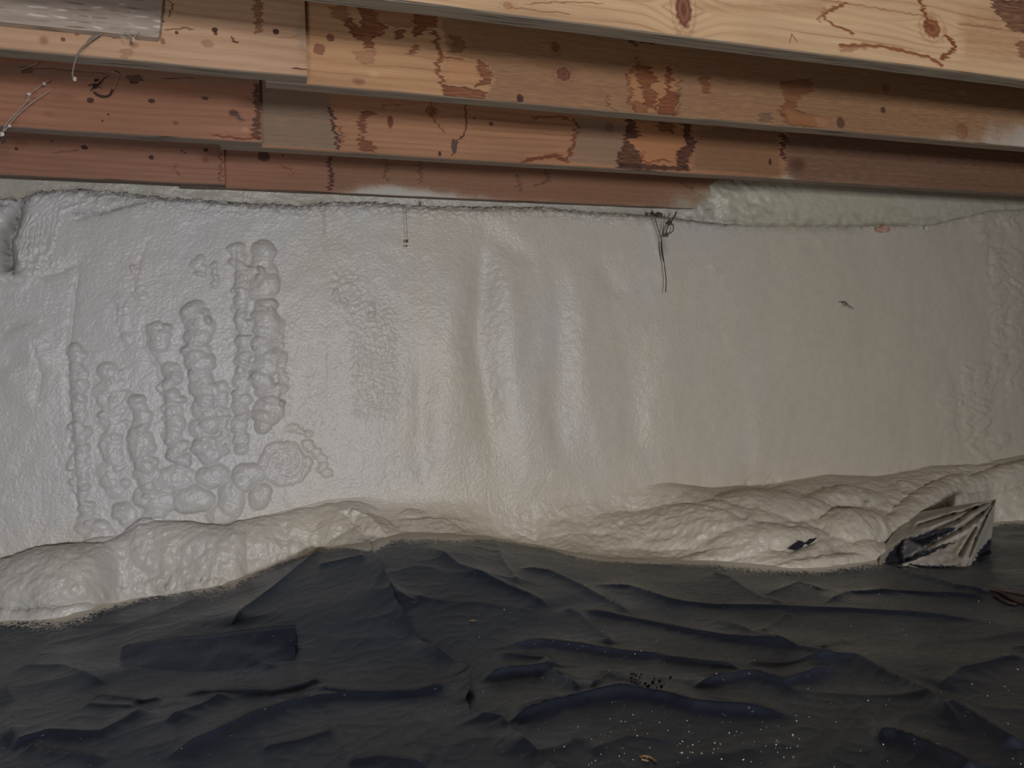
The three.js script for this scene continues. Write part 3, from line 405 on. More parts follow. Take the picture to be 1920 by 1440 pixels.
joist({ z: Z2, x0: xAt(500, Z2), x1: 6.4, t0: -0.05, t1: 2.75, seed: 311, base: [204, 160, 116], dull: 0.02, label: 'second joist from front, right of the butt seam, with dark brown water stains', marks: [
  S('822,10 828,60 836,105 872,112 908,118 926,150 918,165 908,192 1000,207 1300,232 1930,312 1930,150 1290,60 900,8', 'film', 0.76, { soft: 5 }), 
  S('672,13 704,15 706,40 725,52 722,65 698,73 699,92 685,92 677,79 664,71 650,56 643,42 654,31 668,48 679,54', 'stain', 0.85), S('614,14 650,8 654,31 643,42 622,33', 'stain', 0.5), S('704,14 790,20 795,50 745,54 706,42', 'brown', 0.6), S('780,16 821,20 823,52 806,52 779,72 768,60 781,50 770,42', 'stain', 0.9), S('741,56 760,58 756,71 741,75', 'stain', 0.75), S('772,83 785,87 775,108 766,102', 'stain', 0.7), S('660,98 706,94 702,117 685,125 670,117', 'brown', 0.45), L('808,58 820,69 816,81 825,100 829,108 820,117 825,129 822,142 831,162', 9, 'stain', 0.8),
  S('837,65 868,71 875,90 864,102 841,98 849,79', 'stain', 0.6), S('893,113 906,117 925,146 918,160 885,167 902,150 891,125', 'stain', 0.85), S('831,160 885,167 914,175 912,190 831,183', 'stain', 0.9), S('836,112 890,116 900,160 836,160', 'orange', 0.4), L('835,108 870,113', 4, 'stain', 0.7), O(619, 72, 8, 8, 'red', 0.75), O(598, 94, 12, 12, 'red', 0.6), O(672, 155, 18, 9, 'red', 0.5, { soft: 1 }), O(700, 140, 14, 10, 'pale', 0.4, { soft: 1 }),
  K(1041, 88, 8, 10, 0.8), K(1057, 140, 13, 12, 1), K(1020, 122, 18, 10, 0.35, 'brown'), O(975, 187, 7, 9, 'dark', 0.9, { cut: 0.4 }), S('1177,71 1197,73 1191,90 1183,82', 'dark', 0.9), L('1205,78 1222,82 1240,79', 4, 'dark', 0.8),
  S('1178,116 1270,122 1275,217 1178,213', 'orange', 0.6), L('1195,110 1193,125 1175,142 1181,162 1185,179 1179,192 1191,208', 5, 'stain', 0.8), S('1197,121 1227,125 1220,133 1237,154 1216,162 1231,177 1231,210 1210,198 1202,167 1190,140', 'stain', 0.85), S('1252,125 1260,125 1260,146 1256,167 1277,183 1266,200 1266,219 1231,219 1237,187 1250,177 1247,146', 'stain', 0.9), S('1185,190 1215,196 1215,214 1185,210', 'stain', 0.55), L('1272,150 1275,185 1268,215', 3, 'dark', 0.5), L('1140,180 1138,192 1150,208', 4, 'red', 0.7),
  S('1310,146 1331,144 1331,177 1318,175', 'stain', 0.65), K(1366, 152, 9, 10, 0.35, 'brown'), S('1461,157 1500,150 1522,150 1522,175 1497,179 1494,208 1530,219 1530,242 1475,235 1457,208 1472,190', 'stain', 0.6), S('1465,200 1500,212 1560,225 1555,243 1480,236', 'orange', 0.45), S('1422,214 1445,212 1450,232 1425,230', 'dim', 0.5), K(1660, 165, 7, 7, 0.6, 'stain'), O(1655, 208, 5, 5, 'dark', 0.7), K(1803, 248, 12, 12, 0.6, 'stain'), O(1803, 175, 12, 5, 'pale', 0.35, { soft: 1 }), O(1575, 232, 8, 9, 'dark', 0.6), F('1700,290 1790,276 1850,262 1900,248 1960,238', 14, 0.9)] });
joist({ z: Z2 + THICK, x0: -2.5, x1: xAt(578, Z2 + THICK), t0: -1.2, t1: 0.2, seed: 321, base: [208, 172, 138], label: 'second joist from front, left of the butt seam, with nail holes and smears', marks: [
  S('475,0 492,0 492,60 478,68', 'stain', 0.6), O(517, 61, 6, 6, 'dark', 0.95, { cut: 0.5 }), O(402, 57, 6, 5, 'dark', 0.9, { cut: 0.5 }), O(404, 64, 4, 5, 'dark', 0.7), L('312,58 345,53 358,57', 4, 'film', 0.9), O(331, 63, 4, 4, 'dark', 0.8), L('432,70 440,79 450,82', 3, 'dark', 0.85), S('137,48 145,52 150,70 142,70', 'stain', 0.8), O(118, 77, 5, 5, 'stain', 0.8), O(82, 79, 13, 13, 'brown', 0.6, { soft: 1 }), O(250, 87, 12, 10, 'brown', 0.6, { soft: 1 }), S('205,52 245,54 262,58 245,70 215,76 200,70', 'red', 0.6), O(305, 80, 5, 7, 'brown', 0.8), O(388, 83, 13, 9, 'brown', 0.4), L('318,0 322,18 315,32', 3, 'dark', 0.8), L('297,38 300,42 305,43', 5, 'dark', 0.8), L('530,74 555,70', 2, 'brown', 0.7), S('548,60 572,0 578,0 578,140 566,120', 'grey', 0.4, { soft: 10 }), L('550,130 577,133', 3, 'dark', 0.8), L('573,0 577,140', 2, 'dark', 0.8, { jag: 0.1 }), S('225,95 250,95 240,120 228,118', 'brown', 0.4)] });
joist({ z: Z3, x0: xAt(410, Z3), x1: 6.4, t0: -0.1, t1: 3.5, seed: 331, base: [192, 142, 104], dull: 0.05, label: 'third joist from front, right of the lapped end, with ring shaped water stains', marks: [
  S('480,150 616,165 624,215 628,250 634,284 480,275', 'grey', 0.85, { soft: 4 }), L('618,205 622,218 625,234 629,251 633,263 632,280', 8, 'dark', 0.95), L('638,240 642,250 640,270', 4, 'stain', 0.8),
  S('677,209 693,209 706,215 689,218 685,228 687,249 674,251 683,261 703,274 700,288 675,284 670,263 674,253 670,236', 'stain', 0.85), O(731, 229, 6, 13, 'stain', 0.85), K(811, 209, 7, 9, 0.8, 'stain'), L('808,195 799,209 810,222 822,234 831,249', 3, 'stain', 0.8, { jag: 0.5 }), L('872,196 873,238 870,253 858,263 848,292', 2.6, 'dark', 0.9, { jag: 0.4 }), O(851, 275, 6, 14, 'dim', 0.9), O(920, 233, 4, 4, 'dark', 0.8), O(889, 222, 2, 2, 'dark', 0.8), O(824, 290, 3, 5, 'dark', 0.9), L('714,205 722,199 750,197', 3, 'brown', 0.8),
  L('1076,226 1081,235 1078,262 1067,292 1059,303 1041,292 1001,299 979,304', 8, 'stain', 0.9), L('1000,222 1050,218 1070,228', 5, 'stain', 0.6), S('1083,220 1176,230 1170,318 1058,308 1072,290', 'grey', 0.6, { soft: 6 }), O(1142, 240, 9, 9, 'dim', 0.4),
  S('1174,224 1292,232 1303,272 1288,318 1157,316 1155,300 1172,263', 'orange', 0.75), S('1174,222 1190,224 1192,246 1203,257 1177,263 1192,278 1203,302 1207,318 1159,315 1155,300 1166,272 1174,254', 'dark', 0.85), S('1282,230 1297,232 1292,250 1306,268 1301,283 1290,298 1290,318 1271,313 1266,289 1286,272 1279,252', 'dark', 0.92), S('1233,228 1266,233 1262,250 1231,246', 'stain', 0.75), S('1160,308 1292,313 1292,322 1160,320', 'dark', 0.8), L('1205,285 1202,300 1215,308 1240,300 1258,306', 4, 'stain', 0.7), S('1306,235 1460,246 1466,338 1295,322', 'film', 0.7, { soft: 8 }),
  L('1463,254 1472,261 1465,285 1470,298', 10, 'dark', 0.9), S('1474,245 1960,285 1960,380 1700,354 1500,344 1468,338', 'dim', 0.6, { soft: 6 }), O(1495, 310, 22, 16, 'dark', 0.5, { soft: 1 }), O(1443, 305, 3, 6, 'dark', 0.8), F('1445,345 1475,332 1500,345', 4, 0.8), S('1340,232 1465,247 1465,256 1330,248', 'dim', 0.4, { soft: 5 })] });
joist({ z: Z3 + THICK, x0: -2.5, x1: xAt(488, Z3 + THICK), t0: -1.2, t1: 0.15, seed: 341, base: [184, 132, 104], dull: 0.05, label: 'third joist from front, left piece whose dark sawn end laps over the next', marks: [
  O(169, 189, 7, 6, 'dark', 0.9, { cut: 0.5 }), O(284, 190, 7, 5, 'dark', 0.9, { cut: 0.5 }), O(384, 185, 8, 4, 'dark', 0.8), O(438, 213, 13, 9, 'dark', 0.85, { soft: 1 }), L('438,213 452,228', 8, 'dim', 0.8), S('234,140 262,142 270,150 260,158 245,158', 'dark', 0.9), S('36,130 60,128 62,140 40,140', 'dark', 0.8), L('30,126 140,134 200,140', 2, 'dark', 0.8), L('300,148 360,146', 2.5, 'dark', 0.8), S('476,155 489,157 489,264 470,262 478,220', 'dark', 0.8), L('400,255 460,263 485,258', 5, 'stain', 0.8), L('330,182 410,184', 1.5, 'brown', 0.8), O(92, 215, 14, 9, 'brown', 0.5, { soft: 1 }), O(120, 182, 28, 10, 'brown', 0.45, { soft: 1 }), O(203, 216, 2.5, 2.5, 'dark', 0.9), O(192, 228, 2.5, 2.5, 'dark', 0.8), S('-60,110 520,145 520,165 300,158 -60,140', 'grey', 0.45, { soft: 6 }), O(330, 232, 6, 5, 'stain', 0.5), O(460, 245, 10, 8, 'pale', 0.35, { soft: 1 })] });  // grey strip along the top paints the shadow of the joist in front
joist({ z: Z4, x0: xAt(330, Z4), x1: 6.4, t0: -0.1, t1: 3.9, seed: 351, base: [174, 125, 98], dull: 0.1, label: 'rearmost joist, right piece running into the foam, its lower edge dusted white', marks: [
  S('620,290 1480,330 1480,410 900,390 625,362', 'film', 0.6, { soft: 6 }), L('619,296 616,315 621,335 618,356', 9, 'dark', 0.9), L('718,298 725,318 722,340', 4, 'dark', 0.6), L('786,300 789,330 786,345', 4, 'dark', 0.6), L('722,312 745,310', 2, 'dark', 0.5), L('1020,318 1028,340 1000,350', 4, 'dark', 0.5), L('970,330 976,360', 5, 'dark', 0.5), O(494, 294, 12, 11, 'dark', 0.75), L('525,310 548,322 545,335', 3, 'stain', 0.6), L('1280,345 1320,370', 3, 'dark', 0.5), O(530, 292, 2, 3, 'dark', 0.8),
  F('560,374 640,368 675,355 700,350 760,352 800,358 870,370 960,382 1230,400', 6, 1), F('1150,412 1230,398 1290,378 1340,356 1380,340 1420,325 1500,300', 14, 1, { c: 'foam' })] });
joist({ z: Z4 + THICK, x0: -2.5, x1: xAt(417, Z4 + THICK), t0: -1.3, t1: 0.1, seed: 361, base: [176, 130, 106], dull: 0.03, label: 'rearmost joist, left piece, reddish wood with a row of dark nail holes', marks: [
  O(158, 277, 7, 5, 'dark', 0.9, { cut: 0.5 }), O(283, 296, 5, 5, 'dark', 0.95, { cut: 0.5 }), O(386, 282, 5, 4, 'dark', 0.95, { cut: 0.5 }), O(30, 280, 4, 4, 'dark', 0.9), L('100,288 150,282', 2, 'dark', 0.5), L('330,308 326,320 340,332', 3, 'stain', 0.7), O(385, 302, 10, 8, 'stain', 0.5, { soft: 1 }), L('95,262 100,268', 3, 'dark', 0.7), O(40, 270, 22, 12, 'brown', 0.6, { soft: 1 }), L('410,285 414,310 412,340', 6, 'stain', 0.7), L('342,283 350,288', 3, 'dark', 0.8), S('-60,240 440,270 440,284 -60,260', 'grey', 0.35, { soft: 6 }), F('-60,345 140,348 300,355 440,362', 5, 0.9)] });  // upper grey strip is painted shade from the neighbouring joist

// ---------------------------------------------------------------- room shell
const plain = (c, r = 0.9) => std({ color: c, roughness: r });
const bx = (x0, x1, y0, y1, z0, z1) => { const g = new THREE.BoxGeometry(x1 - x0, y1 - y0, z1 - z0); g.translate((x0 + x1) / 2, (y0 + y1) / 2, (z0 + z1) / 2); return g; };
const soil = dataTexture(256, 256, (i, j) => { const v = 0.7 + 0.5 * fbm(i / 20, j / 20, 401, 4); return [96 * v, 78 * v, 60 * v]; }, true);
const blockTone = dataTexture(256, 256, (i, j) => { const v = 0.9 + 0.25 * fbm(i / 16, j / 16, 402, 4); return [196 * v, 190 * v, 174 * v]; }, true);
const struct = (name, g, m) => tag(put(name, g, m), null, null, null, 'structure');
struct('floor', bx(-2.7, 6.7, -0.35, -0.12, -0.3, 5.6), std({ map: soil, roughness: 1 }));
struct('ceiling', bx(-2.7, 6.7, BOTTOM + DEEP, BOTTOM + DEEP + 0.03, -0.3, 5.6), std({ color: 0x9a7450, roughness: 0.8 }));
struct('wall_back', bx(-2.7, 6.7, -0.35, BOTTOM - 0.05, -0.33, -0.13), std({ map: blockTone, roughness: 0.9 }));
struct('trim_1', bx(-2.7, 6.7, BOTTOM - 0.05, BOTTOM + DEEP, -0.33, -0.1), std({ color: 0x8a6848, roughness: 0.8 }));
struct('wall_front', bx(-2.7, 6.7, -0.35, BOTTOM + DEEP + 0.03, 5.4, 5.6), std({ map: blockTone, roughness: 0.9 }));
struct('wall_left', bx(-2.7, -2.5, -0.35, BOTTOM + DEEP + 0.03, -0.3, 5.4), std({ map: blockTone, roughness: 0.9 }));
struct('wall_right', bx(6.5, 6.7, -0.35, BOTTOM + DEEP + 0.03, -0.3, 5.4), std({ map: blockTone, roughness: 0.9 }));

// ---------------------------------------------------------------- pale board on the second joist
{
  const z = Z2 + THICK + 0.021, a = onPlane(-40, 40, z), b = onPlane(297, 60, z), c = onPlane(308, 0, z), y0 = (a[1] + b[1]) / 2 - 0.002, x1 = b[0], xt = c[0] + 0.004, y1 = BOTTOM + DEEP - 0.003;
  const sh = new THREE.Shape([[-2.2, y0], [x1 - 0.004, y0], [x1, y0 + 0.004], [mix(x1, xt, 1.4), y1], [-2.2, y1]].map((p) => new THREE.Vector2(...p)));
  const g = new THREE.ExtrudeGeometry(sh, { depth: 0.016, bevelEnabled: true, bevelSize: 0.0015, bevelThickness: 0.0015, bevelSegments: 2 }); g.translate(0, 0, z - 0.0175);
  const u = g.attributes.uv; for (let i = 0; i < u.count; i++) u.setXY(i, (g.attributes.position.getX(i) + 1.2) / 1.3, (g.attributes.position.getY(i) - y0) / 0.22 + g.attributes.position.getZ(i));
  const t = dataTexture(1024, 192, (i, j) => { const w = 0.5 + 0.5 * fbm(i / 60, j / 7, 411, 3), s = smooth(0.22, 0.5, fbm(i / 36, j / 9, 412, 2)), k = smooth(0.15, 0.55, fbm(i / 50, j / 5, 413, 3)); let c = [mix(158, 188, w), mix(144, 172, w), mix(128, 156, w)]; c = c.map((v, n) => mix(v, [112, 96, 82][n], k * 0.7)); return c.map((v, n) => mix(v, [222, 218, 206][n], s * 0.8)); }, true);
  tag(put('board', g, std({ map: t, roughness: 0.5 })), 'pale grey white streaked board fixed across the joist, top left corner', 'board');
}

// ---------------------------------------------------------------- crumpled end of the sheet at the right, half coated with foam
{
  const depth = (px, py, k) => { const p = onGround(Math.min(px, 1900), 1064), q = onPlane(px, py, p[1] + k); return q; };
  // pleats fanning from a pinched point on the foam: rows run along the gathered edge, columns towards the point
  const edge = points('1712,962 1688,986 1670,1006 1658,1026 1650,1046 1648,1060 1700,1062 1760,1063 1812,1062 1836,1054 1856,1040'), back = [-0.24, -0.17, -0.12, -0.07, -0.03, 0, 0, 0.005, 0.02, -0.09, -0.15], tip = [1867, 936, -0.19];
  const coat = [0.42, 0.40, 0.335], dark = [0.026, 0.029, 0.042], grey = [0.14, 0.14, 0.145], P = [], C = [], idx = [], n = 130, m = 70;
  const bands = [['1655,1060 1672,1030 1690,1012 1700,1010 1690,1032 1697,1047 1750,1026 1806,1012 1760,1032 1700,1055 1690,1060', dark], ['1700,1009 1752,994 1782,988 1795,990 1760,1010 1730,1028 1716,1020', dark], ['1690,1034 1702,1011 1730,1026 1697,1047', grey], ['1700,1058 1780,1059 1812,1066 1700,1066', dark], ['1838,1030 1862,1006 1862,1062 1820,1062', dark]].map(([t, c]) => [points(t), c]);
  const slits = ['1867,936 1842,962 1800,992 1750,1018 1700,1048', '1867,936 1830,952 1788,964 1722,984', '1830,952 1796,974 1750,994', '1867,936 1850,968 1830,1010 1812,1060', '1800,1040 1830,990'].map(points);
  for (let i = 0; i <= n; i++) for (let j = 0; j <= m; j++) {
    const f = Math.min(edge.length - 1.0001, i / n * (edge.length - 1)), e = Math.floor(f), r = j / m;
    const px = mix(mix(edge[e][0], edge[e + 1][0], f - e), tip[0], r), py = mix(mix(edge[e][1], edge[e + 1][1], f - e), tip[1], r); let k = mix(mix(back[e], back[e + 1], f - e), tip[2], r), c = coat;
    const jx = px + 5 * noise(px / 9, py / 9, 424) + 2 * noise(px / 3, py / 3, 425), jy = py + 3 * noise(px / 9, py / 9, 426);
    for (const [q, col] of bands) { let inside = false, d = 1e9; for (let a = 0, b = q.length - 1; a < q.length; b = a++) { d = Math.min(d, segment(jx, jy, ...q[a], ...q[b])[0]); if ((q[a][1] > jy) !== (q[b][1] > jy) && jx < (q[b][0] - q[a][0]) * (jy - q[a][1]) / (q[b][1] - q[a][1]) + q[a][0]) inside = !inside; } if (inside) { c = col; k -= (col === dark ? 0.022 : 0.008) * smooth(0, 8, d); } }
    for (const q of slits) for (let a = 0; a + 1 < q.length; a++) { const d = segment(px, py, ...q[a], ...q[a + 1])[0]; if (d < 14) { k += 0.006 * Math.exp(-Math.pow((d - 8) / 4, 2)) - 0.020 * Math.exp(-d * d / 5); } }
    k += 0.004 * noise(px / 14, py / 14, 428) + 0.0016 * noise(px / 5, py / 5, 429);
    P.push(...depth(px, py, k)); const t = 0.92 + 0.16 * hash(i, j, 430); C.push(c[0] * t, c[1] * t, c[2] * t);
    if (i < n && j < m) { const o = i * (m + 1) + j; idx.push(o, o + 1, o + m + 1, o + 1, o + m + 2, o + m + 1); }
  }
  const geo = new THREE.BufferGeometry(); geo.setAttribute('position', new THREE.Float32BufferAttribute(P, 3)); geo.setAttribute('color', new THREE.Float32BufferAttribute(C, 3)); geo.setIndex(idx); geo.computeVertexNormals();
  tag(put('crumpled_plastic', geo, std({ vertexColors: true, roughness: 0.55 })), 'crumpled pleats of black plastic half coated with foam at the wall foot', 'plastic sheet');
}
// black scraps of plastic peeping out of the foam
for (const [text, label] of [['1478,1029 1490,1020 1500,1014 1508,1018 1502,1026 1490,1031', 'larger dark scrap of plastic peeping from a gap in the foam foot'], ['1508,1019 1518,1011 1530,1008 1524,1014 1514,1021', 'small dark sliver of plastic beside the larger gap in the foam foot']]) {
  const [cx, cq] = onFoam(points(text)[0][0], points(text)[0][1]); let best = 1e9, at = 0; for (let i = 0; i < NX; i++) for (let j = N1 + N2; j < NQ; j++) { const o = i * NQ + j, d = Math.abs(xs[i] - cx) + Math.abs(Q[o] - cq); if (d < best) { best = d; at = o; } }
  const z = B[at * 3 + 2] + 0.75 * H[at] + 0.004, pts = points(text).map(([a, b]) => onPlane(a, b, z)), sh = new THREE.Shape(pts.map((p) => new THREE.Vector2(p[0], p[1])));
  const g = new THREE.ExtrudeGeometry(sh, { depth: 0.004, bevelEnabled: true, bevelSize: 0.001, bevelThickness: 0.001, bevelSegments: 1 }); g.translate(0, 0, z);
  tag(put('plastic_scrap', g, std({ color: 0x1c1e28, roughness: 0.5 })), label, 'plastic scrap');
}

// ---------------------------------------------------------------- threads, twigs, webs
const tube = (pts, r, n = 40, m = 6) => new THREE.TubeGeometry(new THREE.CatmullRomCurve3(pts.map((p) => new THREE.Vector3(...p))), n, r, m);
function taper(pts, r0, r1, n = 40, m = 6) { const g = tube(pts, 1, n, m), c = new THREE.CatmullRomCurve3(pts.map((p) => new THREE.Vector3(...p))), p = g.attributes.position; for (let i = 0; i <= n; i++) { const o = c.getPointAt(i / n), r = mix(r0, r1, i / n) * (1 + 0.25 * noise(i * 0.7, r0 * 1e4, 431)); for (let j = 0; j <= m; j++) { const k = i * (m + 1) + j; p.setXYZ(k, o.x + (p.getX(k) - o.x) * r, o.y + (p.getY(k) - o.y) * r, o.z + (p.getZ(k) - o.z) * r); } } g.computeVertexNormals(); return g; }
const on = (text, z) => points(text).map(([a, b]) => onPlane(a, b, z));
const rootMat = std({ color: 0x4a4034, roughness: 0.9 }), threadMat = std({ color: 0x6b6358, roughness: 0.9 }), webMat = std({ color: 0xb9b2a4, roughness: 0.7 });
function lump(text, z, r, seed, squash = 1) { const [p] = on(text, z), g = new THREE.IcosahedronGeometry(r, 3), a = g.attributes.position; for (let i = 0; i < a.count; i++) { const v = new THREE.Vector3().fromBufferAttribute(a, i), k = 1 + 0.45 * noise(v.x / r * 1.4 + seed, v.y / r * 1.4 + v.z / r, seed); a.setXYZ(i, p[0] + v.x * k, p[1] + v.y * k * squash, p[2] + v.z * k * 0.7); } g.computeVertexNormals(); return g; }
tag(put('root_strand', mergeGeometries([taper(on('1222,392 1228,410 1234,430 1240,448 1242,470 1246,500 1249,525 1248,548', 0.028), 0.0012, 0.0016), taper(on('1246,400 1244,425 1240,448 1240,470 1243,486', 0.026), 0.0009, 0.0016), taper(on('1240,455 1241,470 1244,490', 0.027), 0.003, 0.002, 20)]), rootMat), 'dark hanging root strand dangling down the foam below the rearmost joist', 'root');
tag(put('debris_clump', mergeGeometries([lump('1250,441', 0.03, 0.006, 3, 1.2), taper(on('1268,398 1262,410 1252,425 1248,438', 0.028), 0.003, 0.0022, 20), taper(on('1262,420 1262,432 1252,440', 0.03), 0.0016, 0.002, 16), lump('1256,418', 0.022, 0.01, 5, 0.8), lump('1236,402', 0.016, 0.012, 8, 0.7), lump('1222,400', 0.014, 0.008, 9, 0.8)]), std({ color: 0x5a4c3f, roughness: 1 })), 'dusty brown clump of debris stuck at the foam top by the root strand', 'debris');
const t1 = tag(put('dust_thread', tube(on('761,382 762,420 764,446', 0.03), 0.0007), threadMat), 'thin hanging thread ending in a dark dust tuft, under the joist', 'thread'); put('dust_tuft', mergeGeometries([lump('763,452', 0.03, 0.0035, 13, 1.8), lump('762,461', 0.03, 0.0024, 14, 1.4)]), rootMat, t1);
tag(put('dust_thread', tube(on('608,384 609,420 610,443', 0.028), 0.0006), threadMat), 'fine bare dark thread hanging against the left foam, without a tuft', 'thread');
tag(put('twig', mergeGeometries([taper(on('1578,567 1584,566 1590,572 1596,576 1600,580', 0.026), 0.0022, 0.0012, 24), taper(on('1584,566 1586,572 1582,575', 0.026), 0.0014, 0.0008, 10)]), rootMat), 'tiny bent brown twig stuck on the smooth right part of the foam', 'twig');
tag(put('foam_flake', lump('797,380', 0.03, 0.005, 21, 1.6), std({ color: 0xd8d4c6, roughness: 0.6 })), 'small white flake hanging at the foam top left of centre', 'foam flake');
tag(put('foam_flake', lump('1737,428', 0.010, 0.010, 23, 1), std({ color: 0xd0cfc2, roughness: 0.6 })), 'small pale lump of foam at the right end of the crack', 'foam flake');
tag(put('foam_smear', (() => { const g = lump('1655,430', 0.006, 0.03, 25, 0.5); return g; })(), std({ color: 0xc4a08c, roughness: 0.7 })), 'pinkish smear of foam under the crack on the right', 'foam flake');
{
  const z = Z2 + 0.07;
  const w1 = tag(put('cobweb', mergeGeometries([taper(on('190,62 168,78 152,92 143,108 138,126 136,142 140,152', z), 0.0017, 0.0013), taper(on('184,66 172,70 160,84', z), 0.002, 0.001, 16)]), std({ color: 0x8f8478, roughness: 0.9 })), 'dusty curved cobweb strand hanging from the pale board', 'cobweb'); put('bright_tip', lump('140,148', z, 0.003, 31, 1.6), webMat, w1);
  const y = Z3 + 0.09, w2 = tag(put('cobweb', mergeGeometries([taper(on('92,150 70,165 54,178 48,192 30,212 12,232 2,256', y), 0.0006, 0.0011), taper(on('96,168 60,192 30,218 8,246', y), 0.0007, 0.0012), taper(on('70,118 56,124 34,132', y), 0.0008, 0.0008, 14), taper(on('54,172 54,186 50,190', y), 0.001, 0.001, 10)]), webMat), 'pale cobweb strands stretched across the left joists to the photo edge', 'cobweb');
  put('web_speck', mergeGeometries([lump('83,157', y, 0.0035, 33), lump('54,176', y, 0.004, 34, 0.6), lump('18,236', y, 0.003, 35), lump('4,252', y, 0.004, 36, 1.5)]), std({ color: 0xe2dfd6, roughness: 0.6 }), w2);
  put('dark_chaff', lump('6,262', y, 0.005, 37, 1.6), rootMat, w2);
  const v = Z3 + 0.06, w3 = tag(put('insect_husk', mergeGeometries([lump('179,151', v, 0.0032, 41), lump('178,162', v, 0.0048, 42, 0.8), taper(on('166,160 178,158 190,165', v), 0.0011, 0.0009, 14), taper(on('184,158 196,146 204,142', v), 0.0011, 0.0006, 14), taper(on('170,170 178,162 190,156', v), 0.0011, 0.0009, 14)]), std({ color: 0x2e2b28, roughness: 0.9 })), 'dark dried insect husk with legs caught on the left joist', 'insect'); 
  tag(put('bark_sliver', taper(on('176,172 184,178 196,181 206,178 211,168', v), 0.0018, 0.0022, 24), std({ color: 0x38322c, roughness: 0.9 })), 'dark curved bark sliver hanging on a web below the insect husk', 'bark');
  tag(put('web_thread', mergeGeometries([tube(on('211,168 218,152 222,142', v), 0.0005, 16), tube(on('210,134 216,136 222,138', v), 0.0012, 10)]), webMat), 'fine pale web thread holding the curved bark sliver', 'cobweb');
  const u = Z2 + 0.075; tag(put('web_dust', mergeGeometries([lump('250,74', u, 0.003, 51, 1.6), taper(on('235,58 242,66 250,74 250,80', u), 0.0007, 0.0007, 16), taper(on('262,58 254,66 250,72', u), 0.0006, 0.0006, 14), taper(on('222,62 232,70 240,80', u), 0.0006, 0.0006, 14)]), webMat), 'white web tuft hanging under the right end of the pale board', 'cobweb');
}
// ---------------------------------------------------------------- litter on the plastic
function rest(px, py, up = 0.002) { const [x, z] = onGround(px, py); return [x, sheet(x, z) + up, z]; }
{
  const bark = (parts) => mergeGeometries(parts.map(([text, r0, r1]) => taper(points(text).map(([a, b]) => rest(a, b, r0 * 0.9)), r0, r1, 20)));
  tag(put('bark_scrap', bark([['1858,1111 1876,1116 1898,1126 1922,1134', 0.005, 0.007], ['1864,1120 1884,1130 1905,1136', 0.0035, 0.004], ['1880,1112 1900,1114 1925,1120', 0.003, 0.004]]), std({ color: 0x58473d, roughness: 1 })), 'reddish brown bark scrap on the plastic at the right edge', 'bark');
  tag(put('twig', bark([['1200,1432 1210,1430 1222,1434 1230,1440', 0.002, 0.002], ['1204,1436 1216,1440', 0.002, 0.0015]]), std({ color: 0x8a7350, roughness: 1 })), 'curled straw coloured twig on the plastic at the bottom edge', 'twig');
  tag(put('leaf_flake', bark([['881,1168 887,1166 893,1168', 0.002, 0.0022], ['886,1170 890,1166', 0.0018, 0.0014]]), std({ color: 0x766556, roughness: 1 })), 'tiny brown leaf flake on the plastic just right of the lapped edge', 'leaf');
  tag(put('foam_flake', bark([['1700,1062 1712,1064 1722,1067', 0.002, 0.003]]), std({ color: 0xbdb6a2, roughness: 0.8 })), 'thin pale foam sliver lying before the crumpled plastic', 'foam flake');
}
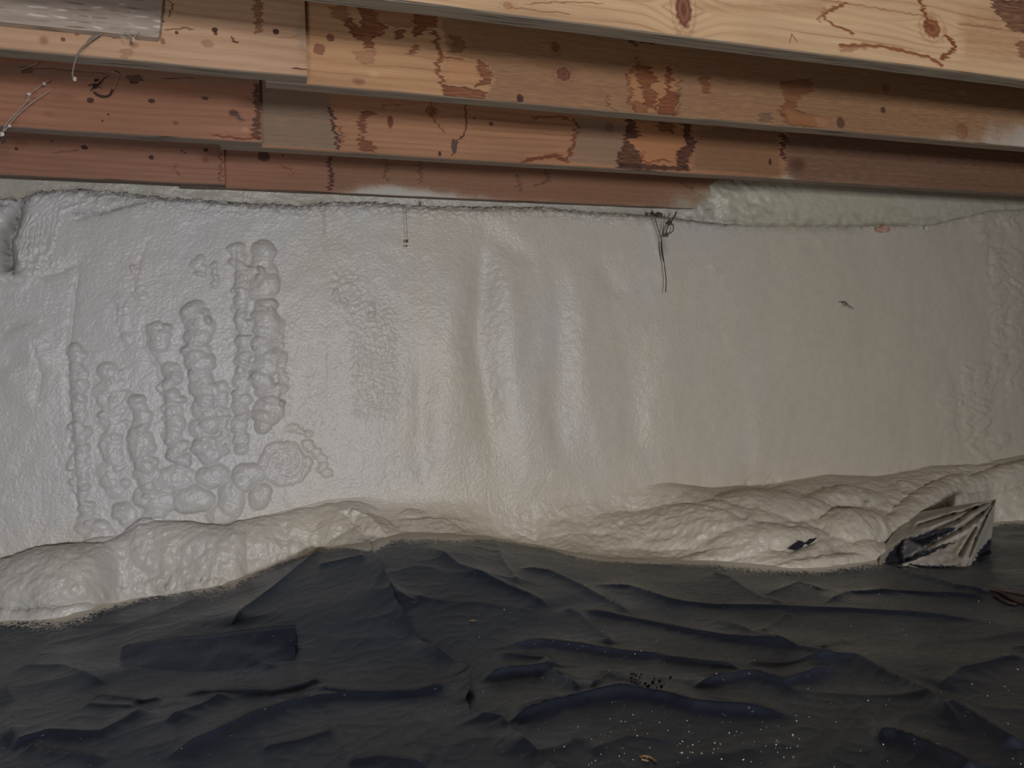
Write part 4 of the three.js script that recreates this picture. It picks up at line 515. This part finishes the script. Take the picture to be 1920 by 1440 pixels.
{
  const r = rng(501), geo = new THREE.IcosahedronGeometry(1, 0), m = new THREE.InstancedMesh(geo, std({ color: 0xc9c6bb, roughness: 0.7 }), 300), o = new THREE.Object3D();
  for (let k = 0; k < 300; k++) { const px = r() * 1920, py = 1080 + 360 * Math.pow(r(), 0.8), far = k % 4 ? [r() * 1920, py] : [1100 + 400 * r(), 1345 + 95 * r()], p = rest(far[0], far[1], 0.0005), s = 0.0005 + 0.0009 * r() * r(); o.position.set(...p); o.scale.set(s * (1 + r()), s, s); o.rotation.set(r() * 3, r() * 3, r() * 3); o.updateMatrix(); m.setMatrixAt(k, o.matrix); }
  m.name = numbered('foam_crumbs'); scene.add(m); tag(m, 'scattered white foam crumbs all over the black plastic', 'crumbs', null, 'stuff');
  const d = new THREE.InstancedMesh(geo, std({ color: 0x17161a, roughness: 1 }), 70); for (let k = 0; k < 70; k++) { const g = k % 3, p = rest(...(g === 0 ? [610 + 130 * r(), 1390 + 45 * r()] : g === 1 ? [1180 + 80 * r(), 1270 + 30 * r()] : [520 + 140 * r(), 1310 + 40 * r()]), 0.0015), s = 0.0008 + 0.0018 * r(); o.position.set(...p); o.scale.set(s * (1.4 + 2 * r()), s * 0.8, s); o.rotation.set(0, r() * 0.6, 0); o.updateMatrix(); d.setMatrixAt(k, o.matrix); }
  d.name = numbered('dirt_crumbs'); scene.add(d); tag(d, 'dark crumbs of dirt lying on the dusty plastic', 'crumbs', null, 'stuff');
}

// ---------------------------------------------------------------- work light and added fill lamp (behind the camera)
LAMPS.forEach((l, n) => {
  const t = holder('unseen_lamp', l.x, 0, l.z), dark = std({ color: 0x222326, roughness: 0.5 }), yellow = std({ color: 0xc89a1c, roughness: 0.45 });
  const gy = sheet(l.x, l.z); t.position.y = gy;
  put('base', new THREE.CylinderGeometry(0.13, 0.15, 0.03, 32).translate(0, 0.017, 0), dark, t);
  put('pole', new THREE.CylinderGeometry(0.014, 0.014, l.y - gy, 16).translate(0, (l.y - gy) / 2, -0.0), dark, t);
  const head = new THREE.Group(); head.name = 'lamp_head'; head.position.set(0, l.y - gy, 0); head.rotation.y = Math.atan2(l.x - l.ax, l.z - l.az) ; t.add(head);
  put('housing', bx(-l.w / 2 - 0.02, l.w / 2 + 0.02, -l.h / 2 - 0.02, l.h / 2 + 0.02, 0.004, 0.05), yellow, head);
  const face = put('lamp_panel', new THREE.PlaneGeometry(l.w, l.h).rotateY(Math.PI), new THREE.MeshStandardMaterial({ color: 0xffffff, emissive: l.colour, emissiveIntensity: 1.5, roughness: 0.6 }), head); face.position.z = 0.002; face.castShadow = false;
  const a = new THREE.RectAreaLight(l.colour, l.power, l.w, l.h); a.position.set(0, 0, -0.004); head.add(a);
  tag(t, n ? 'small added fill lamp on a short stand close behind the photographer' : 'large low work light on a short stand far behind the photographer', 'lamp');
});
renderer.render(scene, camera);
